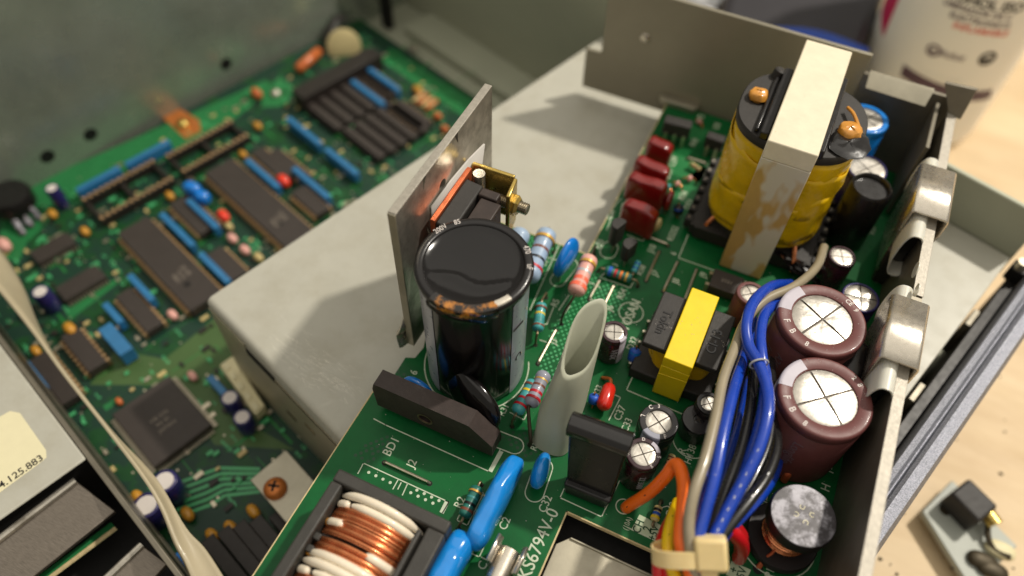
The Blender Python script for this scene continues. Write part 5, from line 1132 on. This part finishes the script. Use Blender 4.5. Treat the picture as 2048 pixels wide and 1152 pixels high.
# blue resistor packs standing on edge
def pack(label, p, q, w=2.5, h=6.0, axis='x'):
    o, e = chip(label, p, q, w, h, axis, pins=False, mtl='sip_blue', name='resistor_pack', cat='resistor pack', z0=1.0, group='blue resistor packs on the main board')
    m = MB(cw); x0, x1, y0, y1 = e
    n = 6
    for i in range(n):
        if axis == 'x': x = x0+1.2+i*(x1-x0-2.4)/(n-1); m.box(x-0.25, x+0.25, (y0+y1)/2-0.15, (y0+y1)/2+0.15, ZM-0.2, ZM+1.1)
        else: y = y0+1.2+i*(y1-y0-2.4)/(n-1); m.box((x0+x1)/2-0.15, (x0+x1)/2+0.15, y-0.25, y+0.25, ZM-0.2, ZM+1.1)
    m.build('pin_row', 'tin', o, smooth=0, kind='stuff')
for lab, p, q, ax in (('nearer of two blue packs in line along the case wall', (152, 380), (238, 334), 'y'), ('farther of two blue packs in line along the case wall', (250, 328), (338, 281), 'y'),
    ('blue pack beside the top end of the long chip', (322, 426), (386, 490), 'x'), ('blue pack disappearing behind the grey cover corner', (398, 506), (458, 562), 'x'), ('blue pack beside the brown pinned chip', (256, 550), (306, 598), 'x'),
    ('short blue pack below the lower small chip', (207, 607), (243, 643), 'x'), ('blue pack under the trimmer', (376, 398), (434, 455), 'x'), ('blue pack ending at the bright red bead', (494, 318), (556, 374), 'x'),
    ('blue pack along the cover edge next to the red bead', (586, 335), (658, 394), 'x'), ('nearer of two blue packs in line by the memory chips', (576, 234), (640, 288), 'x'), ('middle blue pack in line by the memory chips', (652, 296), (714, 347), 'x'),
    ('left one of two short blue packs among the memory chips', (704, 160), (766, 207), 'x'), ('right one of two short blue packs among the memory chips', (740, 135), (795, 180), 'x'), ('blue pack above the two navy capacitors', (418, 752), (452, 790), 'x'), ('blue pack beside the grey drive edge', (50, 725), (88, 775), 'x')):
    pack(lab, p, q, axis=ax)
o, e = chip('fat light blue block with a pink end below the brown pinned chip', (202, 655), (258, 700), 5.0, 7.5, 'x', pins=False, mtl='sip_blue', name='blue_block', cat='component')
o = T('trimmer', 'bright blue trimmer part beside the black chip', 'trimmer', P(395, 385, ZM)); m = MB(); m.blob(P(385, 378, ZM+6), (4, 0, 0), (0, 2.6, 0), (0, 0, 3), 0.7, 0.7); m.blob(P(405, 395, ZM+5), (3.4, 0, 0), (0, 2.6, 0), (0, 0, 3), 0.7, 0.7); m.build('body', 'cap_blue', o, smooth=60)

# standing cans and beads
def mcan(label, top, h, r, mtl='elec_navy', vent='print_white'):
    t = P(*top, ZM+h); o = T('electrolytic_capacitor', label, 'capacitor', (t.x, t.y, ZM), 'navy capacitors on the main board')
    m = MB(); m.lathe((t.x, t.y, ZM), [(r*0.95, 0.2), (r, 0.6), (r, h*0.86), (r*0.95, h*0.88), (r, h*0.9), (r, h-0.3), (r*0.93, h)], 32); m.build('sleeve', mtl, o, smooth=50)
    m = MB(); m.lathe((t.x, t.y, ZM+h), [(r*0.74, 0.02), (r*0.72, 0.08)], 24); m.build('vent_top', vent, o, smooth=0)
for lab, t, h, r in (('navy capacitor with pale top left of the lower small chip', (80, 583), 11, 3.2), ('navy capacitor with pale top in the upper left near the tripod package', (103, 376), 11, 2.7), ('upper of two navy capacitors beside the square chip', (459, 795), 9, 3.1), ('lower of two navy capacitors beside the square chip', (484, 834), 9, 3.1), ('larger navy capacitor behind the flat cable', (328, 962), 12, 4.0), ('navy capacitor between drive and flat cable', (292, 1010), 12, 4.2)):
    mcan(lab, t, h, r)
def mbead(label, px, py, z, r, mtl, el=1.6, name='bead_capacitor', cat='bead capacitor'):
    c = P(px, py, ZM+z); o = T(name, label, cat, (c.x, c.y, ZM), 'coloured beads on the main board')
    a = RCH @ Vector((r*el, 0, 0)); b = RCH @ Vector((0, r, 0)); m = MB(); m.blob(c, a, b, (0, 0, r*1.1), 0.9, 0.9, 16, 10); m.build('body', mtl, o, smooth=80)
    m = MB(); m.cyl(c-a*0.6-Vector((0, 0, z)), c-a*0.6, 0.3, 6); m.cyl(c+a*0.6-Vector((0, 0, z)), c+a*0.6, 0.3, 6); m.build('leads', 'tin', o, kind='stuff')
for lab, px, py, z, r, mt in (('bright red bead at the end of a blue pack', 567, 362, 3, 2.3, 'led_red'), ('red bead left of the long chip running under the cover', 447, 432, 3, 2.1, 'led_red'), ('yellow bead beside the upper small chip', 170, 463, 2, 1.6, 'yellow_bead'), ('yellow bead above the black chip by the trimmer', 340, 392, 2, 1.6, 'yellow_bead'),
    ('yellow bead at the end of the slim chip between blue packs', 486, 309, 2, 1.5, 'yellow_bead'), ('orange bead in the dark patch left of the memory chips', 515, 252, 2, 1.6, 'yellow_bead'), ('orange bead on the bright green patch by the wall', 513, 187, 2, 2.2, 'orange_bead'), ('large yellow bead on the brown chip', 140, 658, 4, 2.0, 'yellow_bead'),
    ('small yellow bead by the flat cable', 72, 702, 2, 1.6, 'yellow_bead'), ('coral bead at the lower end of the long chip', 345, 630, 2, 1.6, 'res_pink'), ('coral bead in the row by the cover edge, lower', 490, 500, 2, 1.7, 'res_pink'), ('coral bead in the row by the cover edge, upper', 465, 477, 2, 1.7, 'res_pink'), ('tan bead where the cover meets the row of coral beads', 517, 515, 2, 1.6, 'res_tan'),
    ('pale bead between the red bead and the coral row', 458, 453, 2, 1.4, 'res_tan'), ('orange bead by the drive below the flat cable', 276, 995, 2, 1.8, 'yellow_bead'), ('orange bead under the flat cable end', 375, 1028, 2, 1.8, 'yellow_bead'), ('orange bead left above the black ribs', 425, 1072, 3, 1.8, 'yellow_bead'), ('orange bead in the middle above the black ribs', 462, 1056, 3, 1.8, 'yellow_bead'),
    ('orange bead right above the black ribs', 507, 1023, 3, 1.8, 'yellow_bead'), ('coral bead at the far left frame edge', 8, 490, 2, 2.4, 'res_pink'), ('orange bead beside the tripod package', 105, 428, 2, 1.6, 'yellow_bead'), ('amber bead among the tan cluster', 835, 180, 2, 1.8, 'yellow_bead'), ('rust bead near the cover edge', 875, 232, 2, 1.6, 'orange_bead'), ('orange bead at the right end of the memory chips', 890, 258, 2, 1.5, 'orange_bead'), ('small orange bead at the square chip corner', 238, 803, 1, 1.1, 'orange_bead'), ('pale coral bead above the square chip', 385, 752, 1.5, 1.5, 'res_pink'), ('silvery blob by the drive edge', 80, 768, 3, 2.2, 'steel')):
    mbead(lab, px, py, z, r, mt)
o = T('bead_cluster', 'cluster of small tan resistors near the far cover edge', 'resistor pack', P(850, 200, ZM))
for i in range(4):
    for j in range(3):
        c = P(832+i*9+j*5, 190+i*5.5-j*5+8, ZM+2); m = MB(); a = RCH @ Vector((0, 1, 0)); m.axis(c-a*2.2, c+a*2.2, [(0, 0.5), (0.4, 0.95), (2.2, 0.8), (4.0, 0.95), (4.4, 0.5)], 10); m.build('resistor_bead', 'orange_bead' if (i+j) % 2 else 'res_tan', o, smooth=60)
# tripod power package top left
o = T('power_package', 'round black part with three stout legs at the left frame edge', 'transistor', P(30, 420, ZM))
c = P(20, 395, ZM+9); m = MB(); m.lathe((c.x, c.y, ZM+4), [(7.5, 0), (8.5, 1), (8.5, 6), (7.5, 7.5)], 28); m.build('body', 'black_satin', o, smooth=40)
for i in range(3):
    a, b = P(8+i*24, 405+i*4, ZM+6), P(48+i*16, 470-i*16, ZM+0.2); m = MB(); m.tube([a, (a+b)/2+Vector((0, 0, 1.5)), b], 1.3, 8, 4); m.build('leg', 'ferrite', o)
# coin cell and its orange neighbour
o = T('coin_battery', 'coin battery in a black clip holder at the far corner', 'battery', P(690, 90, ZM))
c = P(688, 92, ZM+3); aa = RCH @ Vector((0.75, -0.55, 0.5)).normalized()
m = MB(); m.axis(c-aa*2.0, c+aa*2.0, [(0, 7.5), (0.4, 8.4), (3.6, 8.4), (4.0, 7.5)], 32); m.build('cell', 'battery', o, smooth=40)
m = MB(); c2 = P(655, 80, ZM+4); m.tube([c2+Vector((0, 0, -5)), c2, P(668, 42, ZM+7), P(690, 34, ZM+8)], 1.6, 8, 5, flat=2); m.build('clip_arm', 'black_epoxy', o)
o = T('orange_capacitor', 'orange dipped part lying beside the coin battery', 'film capacitor', P(617, 118, ZM)); a = P(595, 140, ZM+3); b = P(640, 100, ZM+3); m = MB(); m.axis(a, b, [(0, 1), (1, 2.6), ((b-a).length-1, 2.4), ((b-a).length, 0.8)], 16); m.build('body', 'orange_bead', o, smooth=60)
o = T('seam_strip', 'tall dark strip for the wall seam at the far corner of the case', 'post', W(-218, 100, ZM)); q = Q(722, 60, ZM); m = MB(cw); m.box(q.x-2.5, q.x+3, 109, 112.8, ZM-6, 30); m.build('post', 'hole', o)  # black strip added for the dark seam where the wall ends
for px, py, lab in ((366, 250, 'screw on the copper pad by the wall'), ): 
    c = P(px, py, ZM); o = T('board_screw', lab, 'screw', c); m = MB(); m.lathe((c.x, c.y, ZM), [(2.8, 0.02), (2.8, 1.0), (2.0, 2.0), (0.3, 2.4)], 20); m.build('head', 'brass', o, smooth=50)
c = P(552, 188, ZM); o = T('board_screw', 'small silver screw on the bright green patch', 'screw', c); m = MB(); m.lathe((c.x, c.y, ZM), [(2.4, 0.02), (2.4, 1.0), (1.8, 1.8), (0.3, 2.2)], 20); m.build('head', 'nickel', o, smooth=50)

# edge connector, tab with screw, black ribs
o = T('cream_connector', 'cream coloured connector pressed against the grey cover side', 'connector', P(470, 740, ZM))
m = MB(cw); q = Q(462, 740, ZM+5); m.box(q.x-3.5, q.x+16, -64.5, -60.5+2, ZM+0.5, ZM+6)
a, b, c_, d_ = [P(*p, ZM+6) for p in ((438, 730), (465, 710), (530, 810), (510, 830))]
m = MB(); m.hexa([v-Vector((0, 0, 5)) for v in (a, b, c_, d_)]+[a, b, c_, d_]); m.build('shell', 'cream_conn', o, bev=0.6)
for i in range(5):
    c = a.lerp(d_, (i+0.5)/5); m = MB(); m.obox(c+Vector((0, 0, 0.2))+(b-a)*0.3, (b-a)*0.14, (d_-a)/5*0.3, (0, 0, 0.4)); m.build('slot', 'label_cream', o, bev=0.15)
o = T('mounting_tab', 'grey metal mounting tab with a copper coloured cross head screw', 'bracket', P(560, 970, -46))
zt = -44
a, b, c_, d_, e_ = [P(*p, zt) for p in ((500, 960), (572, 900), (648, 985), (620, 1030), (572, 1045))]
m = MB(); m.extr([a, b, c_, d_, e_], (0, 0, -1.2)); m.build('tab_plate', 'zinc', o, bev=0.2)
c = P(551, 978, zt); m = MB(); m.lathe((c.x, c.y, zt), [(3.6, 0), (3.6, 0.9), (2.9, 2.0), (1.5, 2.6), (0.2, 2.7)], 28); sh_ = m.build('screw_head', 'copper_pad', o, smooth=50)
for ang in (0.3, 0.3+pi/2):
    m = MB(); d = Vector((cos(ang), sin(ang), 0)); n = Vector((-d.y, d.x, 0)); m.obox(Vector((c.x, c.y, zt+2.55)), d*1.7, n*0.4, (0, 0, 0.2)); m.build('screw_slot', 'hole', sh_, smooth=0)
m = MB(); m.tube([P(565, 1000, zt-1), P(590, 1025, zt-1), P(610, 1040, zt-2)], 1.6, 10, 4, flat=0.4); m.build('tab_finger', 'zinc', o)
gR = 'black ribbed connectors at the bottom left'
for i, (px, py) in enumerate(((440, 1062), (472, 1050), (505, 1040), (545, 1028), (408, 1080))):
    chip(('black rib connector under the middle orange bead', 'black rib connector right of the middle orange bead', 'black rib connector second nearest the mounting tab', 'black rib connector next to the mounting tab', 'black rib connector nearest the flat cable')[i], (px, py), (px+110, py+115), 4.4, 7, 'x', pins=False, mtl='socket', name='rib_connector', cat='connector', group=gR)
chip('dark teal part at the bottom under the flat cable', (335, 1120), (350, 1150), 9, 3, 'x', pins=False, mtl='elec_blue', name='blue_part', cat='component')

# drive unit lower left
ZD = -22.0
c0 = Q(171, 917, ZD)
dr = T('disk_drive', 'disk drive with grey lid, cream label and brushed metal levers at the lower left', 'disk drive', W(c0.x-40, c0.y, ZD-30))
m = MB(cw); m.box(c0.x-120, c0.x, c0.y-130, c0.y, ZD-1, ZD); m.build('lid', 'paint', dr, bev=0.5)
m = MB(cw); m.box(c0.x-120, c0.x+75, c0.y+0.02, c0.y+1.6, ZD-30, ZD-0.8); m.build('side_plate', 'dark_metal', dr, bev=0.3)
m = MB(cw); m.box(c0.x-119, c0.x-1.5, c0.y-129, c0.y-0.1, ZD-28, ZD-1.02); m.box(c0.x-1.4, c0.x+75, c0.y-130, c0.y-0.1, ZD-30, ZD-26); m.build('dark_body', 'hole', dr, smooth=0)
lp = [P(*p, ZD+0.05) for p in ((20, 822), (40, 826), (92, 900), (93, 915), (80, 926), (0, 985), (-60, 1030), (-120, 900))]
m = MB(); m.add(lp, [tuple(range(len(lp)))]); o = plab = m.build('paper_label', 'label_cream', dr, smooth=0)
if o.data.polygons[0].normal.z < 0: o.data.flip_normals()
text('No. 4.125.883', P(22, 957, ZD+0.08), 3.2, plab, 'print_dark', rot=math.degrees(CH)+90, xs=1.0, bold=0.03)
def lever(a, b, c_, d_, z, dz):
    A, B, C, D = P(*a, z), P(*b, z), P(*c_, z-dz), P(*d_, z-dz)
    m = MB(); n = Vector((0, 0, -1.4)); m.hexa([D+n, C+n, B+n, A+n, D, C, B, A]); lv_ = m.build('brushed_lever', 'brush', dr, bev=0.3)
    m = MB(); m.tube([A+(A-B)*0.0+Vector((0, 0, 0.3)), A.lerp(B, 0.5)+Vector((0, 0, 0.4)), B+Vector((0, 0, 0.3))], 1.1, 10, 3); m.build('lever_roll', 'alu', lv_)
lever((-60, 1125), (152, 962), (231, 1022), (-30, 1230), ZD-5, 3)
lever((180, 1190), (285, 1090), (335, 1128), (240, 1230), ZD-9, 3)
m = MB(); a, b, c_, d_ = [P(*p, ZD-15) for p in ((222, 1044), (232, 1056), (60, 1185), (50, 1172))]; m.extr([a, b, c_, d_], (0, 0, -1.4)); m.build('drive_board', 'main_bright', dr, smooth=0)
m = MB(); e0, e1 = P(232, 1056, ZD-15.2), P(60, 1185, ZD-15.2); m.tube([e0, (e0+e1)/2, e1], 0.7, 6, 1); m.build('drive_board_edge', 'pcb_edge', dr)

# flat cable
fc = T('flat_cable', 'beige flat cable bent on edge between the drive and the main board', 'cable', P(200, 850, -40))
A = [(-40, 540, -20), (0, 582, -20), (60, 655, -20), (130, 750, -20), (210, 852, -20), (290, 958, -20), (325, 1020, -22), (350, 1085, -24), (372, 1130, -26), (395, 1190, -26)]
B = [(-40, 470, -30), (0, 502, -31), (45, 575, -32), (78, 670, -30), (142, 762, -24), (222, 862, -24), (312, 958, -26), (372, 1055, -27), (412, 1100, -28), (470, 1190, -28)]
def spl(pts, sub=6):
    pts = [P(*p) for p in pts]; q = [pts[0]*2-pts[1]]+pts+[pts[-1]*2-pts[-2]]; o = []
    for i in range(1, len(q)-2):
        a, b, c, d = q[i-1:i+3]
        for k in range(sub):
            t = k/sub; o.append(0.5*((2*b)+(c-a)*t+(2*a-5*b+4*c-d)*t*t+(3*b-a-3*c+d)*t*t*t))
    return o+[pts[-1]]
SA, SB = spl(A), spl(B)
m = MB(); m.rings([[a.lerp(b, k/6)+Vector((0, 0, -1.2*sin(pi*k/6))) for k in range(7)] for a, b in zip(SA, SB)], False, False, False); o = m.build('cable_sheet', 'ffc', fc, smooth=80); sd = o.modifiers.new('thick', 'SOLIDIFY'); sd.thickness = 0.10; sd.offset = 0

# ------------------------------------------------------------------ on the table: bottle, pouch, small module
bc = Vector((84.6, 258.5, Z_TABLE)); rb = 33.0
bo = T('cleaner_bottle', 'white plastic bottle of cleaning alcohol with pink and plum print', 'bottle', bc)
m = MB(); m.lathe((bc.x, bc.y, Z_TABLE), [(rb*0.92, 0), (rb*0.985, 2.5), (rb, 6), (rb, 150), (rb*0.9, 165), (rb*0.45, 178), (rb*0.4, 190)], 80); m.build('body', 'bottle', bo, smooth=50)
th0 = atan2(CAM.y-bc.y, CAM.x-bc.x)
def btxt(s, px, py, size, mtl, bold=0.0, xs=1.0):
    d = ray(px, py); # hit the cylinder
    ox, oy = CAM.x-bc.x, CAM.y-bc.y; a = d.x*d.x+d.y*d.y; b = 2*(ox*d.x+oy*d.y); c = ox*ox+oy*oy-(rb+0.1)**2; disc_ = b*b-4*a*c
    if disc_ < 0: return
    t = (-b-sqrt(disc_))/(2*a); h = CAM+d*t; n = Vector((h.x-bc.x, h.y-bc.y, 0)).normalized()
    text(s, h, size*0.74, bo, mtl, 'bottle_lettering', normal=n, up=(0, 0, 1), bend=rb+0.1, bold=bold*0.7, xs=xs); return h
def bpatch(corners, mtl, name):
    hs = []
    for px, py in corners:
        d = ray(px, py); ox, oy = CAM.x-bc.x, CAM.y-bc.y; a = d.x*d.x+d.y*d.y; b = 2*(ox*d.x+oy*d.y); c = ox*ox+oy*oy-rb**2; t = (-b-sqrt(max(0, b*b-4*a*c)))/(2*a); h = CAM+d*t
        hs.append(((atan2(h.y-bc.y, h.x-bc.x)-th0+3*pi) % (2*pi)-pi+th0, h.z))
    m = MB(); rows = []; n = 14
    for i in range(n+1):
        f = i/n; row = []
        for j in range(5):
            g = j/4; a0_ = hs[0][0]*(1-f)+hs[1][0]*f; z0_ = hs[0][1]*(1-f)+hs[1][1]*f; a1_ = hs[3][0]*(1-f)+hs[2][0]*f; z1_ = hs[3][1]*(1-f)+hs[2][1]*f
            a_ = a0_*(1-g)+a1_*g; z_ = z0_*(1-g)+z1_*g; row.append(Vector((bc.x+(rb+0.12)*cos(a_), bc.y+(rb+0.12)*sin(a_), z_)))
        rows.append(row)
    m.rings(rows, False, False, False); m.build(name, mtl, bo, smooth=60)
bpatch(((1758, -20), (1806, -20), (1769, 68), (1766, 75)), 'magenta', 'pink_mark')
bpatch(((1808, 128), (1985, 178), (1980, 196), (1800, 150)), 'plum', 'dark_strip')
btxt('ALCOHOL ISO', 1952, 4, 8.0, 'print_dark', 0.25); btxt('LIMPIADOR DE C', 1955, 26, 5.0, 'plum', 0.1); btxt('ELECTRONICO', 1960, 46, 5.0, 'plum', 0.1); btxt('INFLAMABLE', 1962, 64, 5.5, 'salmon', 0.15)
btxt('O', 1866, 102, 11.0, 'plum', 0.3); btxt('n', 1866, 102, 5.0, 'plum', 0.3); btxt('iiuiuc', 1905, 112, 7.0, 'plum', 0.1); btxt('O', 1974, 119, 13, 'print_dark', 0.45); btxt('w', 1974, 119, 7, 'print_dark', 0.3); btxt('TERTRONIC', 1880, 156, 5.0, 'bottle', 0.05)
pb = P(1500, -20, Z_TABLE)
po = T('tool_pouch', 'dark pouch with blue and white trim lying behind the rear bracket', 'pouch', P(1560, 30, Z_TABLE))
hz_ = -30
a, b, c_, d_ = [P(*p, hz_) for p in ((1430, 65), (1720, 118), (1800, -80), (1480, -120))]
m = MB(); m.hexa([Vector((v.x, v.y, Z_TABLE)) for v in (a, b, c_, d_)]+[a, b, c_, d_]); m.build('pouch_body', 'dark_pouch', po, bev=5)
m = MB(); m.tube([P(1440, 72, hz_+1), P(1560, 70, hz_+2), P(1640, 78, hz_+2), P(1730, 112, hz_+2)], 5, 12, 6, flat=0.6); m.build('blue_trim', 'pouch_blue', po, smooth=60)
m = MB(); m.tube([P(1400, 30, hz_-5), P(1460, 55, hz_-5), P(1570, 80, hz_-2), P(1660, 95, hz_-2)], 7, 12, 6, flat=0.5); m.build('white_trim', 'pouch_white', po, smooth=60)
o = T('tool_grip', 'blue and white plastic handle beside the dark pouch', 'handle', P(1450, 15, Z_TABLE)); m = MB(); m.tube([P(1340, -40, -60), P(1395, 5, -60), P(1440, 30, -60)], 11, 14, 6); m.build('grip', 'pouch_white', o, smooth=60)
m = MB(); m.tube([P(1478, -60, -45), P(1488, -10, -45), P(1490, 30, -45)], 8, 14, 6); m.build('grip_end', 'pouch_blue', o, smooth=60)
mo = T('small_module', 'small grey circuit module with a black part on the tan table', 'module', P(1930, 1060, Z_TABLE))
zt = Z_TABLE+7
a, b, c_, d_ = [P(*p, zt) for p in ((1845, 1022), (1905, 960), (2035, 1092), (1945, 1180))]
m = MB(); m.hexa([v-Vector((0, 0, 3)) for v in (a, b, c_, d_)]+[a, b, c_, d_]); m.build('module_board', 'mod_grey', mo, bev=0.4)
a, b, c_, d_ = [P(*p, zt+10) for p in ((1902, 985), (1940, 955), (1998, 1012), (1960, 1045))]
m = MB(); m.hexa([Vector((v.x, v.y, zt)) for v in (a, b, c_, d_)]+[a, b, c_, d_]); m.build('black_part', 'black_epoxy', mo, bev=1.0)
m = MB(); c = P(1974, 1026, zt+6); m.cyl(c, c+Vector((3, -3, 0)), 2.6, 16); m.build('shaft', 'brass', mo)
m = MB(); m.tube([P(1985, 1020, zt+2), P(1975, 1060, zt+3), P(1985, 1095, zt+2), P(2020, 1115, zt+2)], 1.0, 8, 6); m.build('lead', 'dark_lead', mo)
for px, py in ((1965, 1122), (2000, 1100), (1985, 1140)): c = P(px, py, zt+1); m = MB(); m.blob(c, (5, 0, 0), (0, 3, 0), (0, 0, 2), 0.8, 0.8, 14, 8); m.build('component', 'dark_lead' if px != 2000 else 'cream_conn', mo, smooth=60)
for px, py in ((1890, 1020),): c = P(px, py, zt); m = MB(); m.lathe((c.x, c.y, zt), [(2.0, 0.02), (2.0, 0.06)], 16); m.build('module_hole', 'dark_lead', mo, smooth=0)

# dust: fine pale specks lying on the board and on the dark tops
du = MB(); rnd = random.Random(11)
for k in range(420):
    x, y = rnd.uniform(-44, 70), rnd.uniform(-80, 105); r_ = rnd.uniform(0.07, 0.2)
    if x < -13 and y > YS-1: continue
    if cx0-1 < x < cx1+1 and y < cy1+1: continue
    du.add([(x-r_, y, 0.05), (x+r_*0.4, y-r_, 0.05), (x+r_, y+r_*0.5, 0.05), (x, y, 0.05+r_)], [(0, 2, 1), (0, 1, 3), (1, 2, 3), (2, 0, 3)])
du.build('dust_specks', 'print_white', pcb, smooth=0, kind='stuff')
def dust_on(root, c, rad, z, n, seed):
    r = random.Random(seed); d_ = MB()
    for k in range(n):
        a, q = r.uniform(0, 2*pi), rad*sqrt(r.random()); x, y, r_ = c[0]+q*cos(a), c[1]+q*sin(a), r.uniform(0.06, 0.16)
        d_.add([(x-r_, y, z), (x+r_*0.4, y-r_, z), (x+r_, y+r_*0.5, z), (x, y, z+r_)], [(0, 2, 1), (0, 1, 3), (1, 2, 3), (2, 0, 3)])
    d_.build('dust_specks', 'print_white', root, smooth=0, kind='stuff')
dust_on(b1, (53.6, 18.6), 10.6, 26.02, 70, 1); dust_on(b2, (58.9, -3.7), 10.6, 26.02, 70, 2)
dust_on(ts, (24, 7), 3.5, 18.52, 14, 3); dust_on(ts, (16.8, 7), 3, 16.42, 20, 4); dust_on(ts, (31, 7), 3, 16.42, 20, 5)

# many tiny surface parts on the main board, three colours of body
for nm, mt, sd_ in (('small_parts', 'res_tan', 21), ('small_parts', 'socket', 22), ('small_parts', 'tin', 23), ('small_parts', 'dot_light', 24)):
    r = random.Random(sd_); k_ = MB(cw)
    for k in range(170):
        x, y = r.uniform(-228, -62), r.uniform(-120, 92); a, b = r.choice(((0.6, 1.1), (1.1, 0.6), (0.5, 0.8), (0.8, 1.6)))
        k_.box(x-a, x+a, y-b, y+b, ZM+0.05, ZM+r.uniform(0.5, 0.8))
    k_.build(nm, mt, mb_, smooth=0, kind='stuff')
# wear on the grey cover: fine bright scuffs near its front edge
mat('scuff', (206, 202, 188), 0.3, 0.1, 0.05, 3)
r = random.Random(5); k_ = MB()
for k in range(150):
    t = r.random(); px, py = 560+150*t+r.gauss(0, 22), 690+105*t+r.gauss(0, 20); c = P(px, py, Z_BOX+0.006); a = r.gauss(-0.15, 0.25); L = r.uniform(0.3, 2.6); w_ = r.uniform(0.03, 0.09)
    q = RCHI @ c
    if q.y < -62.5 or q.x > 60: continue
    d = Vector((cos(a), sin(a), 0)); n = Vector((-d.y, d.x, 0)); k_.add([c-d*L-n*w_, c+d*L-n*w_*0.3, c+d*L+n*w_*0.3, c-d*L+n*w_], [(0, 1, 2, 3)])
k_.build('scuff_marks', 'scuff', box, smooth=0, kind='stuff')
# crumbs on the table
r = random.Random(9); k_ = MB()
for k in range(90):
    c = P(r.uniform(1700, 2048), r.uniform(520, 1152), Z_TABLE); z_ = r.uniform(0.15, 0.6)
    k_.blob(c+Vector((0, 0, z_*0.6)), (z_*r.uniform(0.8, 1.8), 0, 0), (0, z_, 0), (0, 0, z_*0.7), 1, 1, 6, 4)
cr_ = T('table_crumbs', 'scatter of tiny dark crumbs on the tan table', 'crumbs', P(1900, 900, Z_TABLE)); o = k_.build('crumbs', 'dark_lead', cr_, smooth=0, kind='stuff')
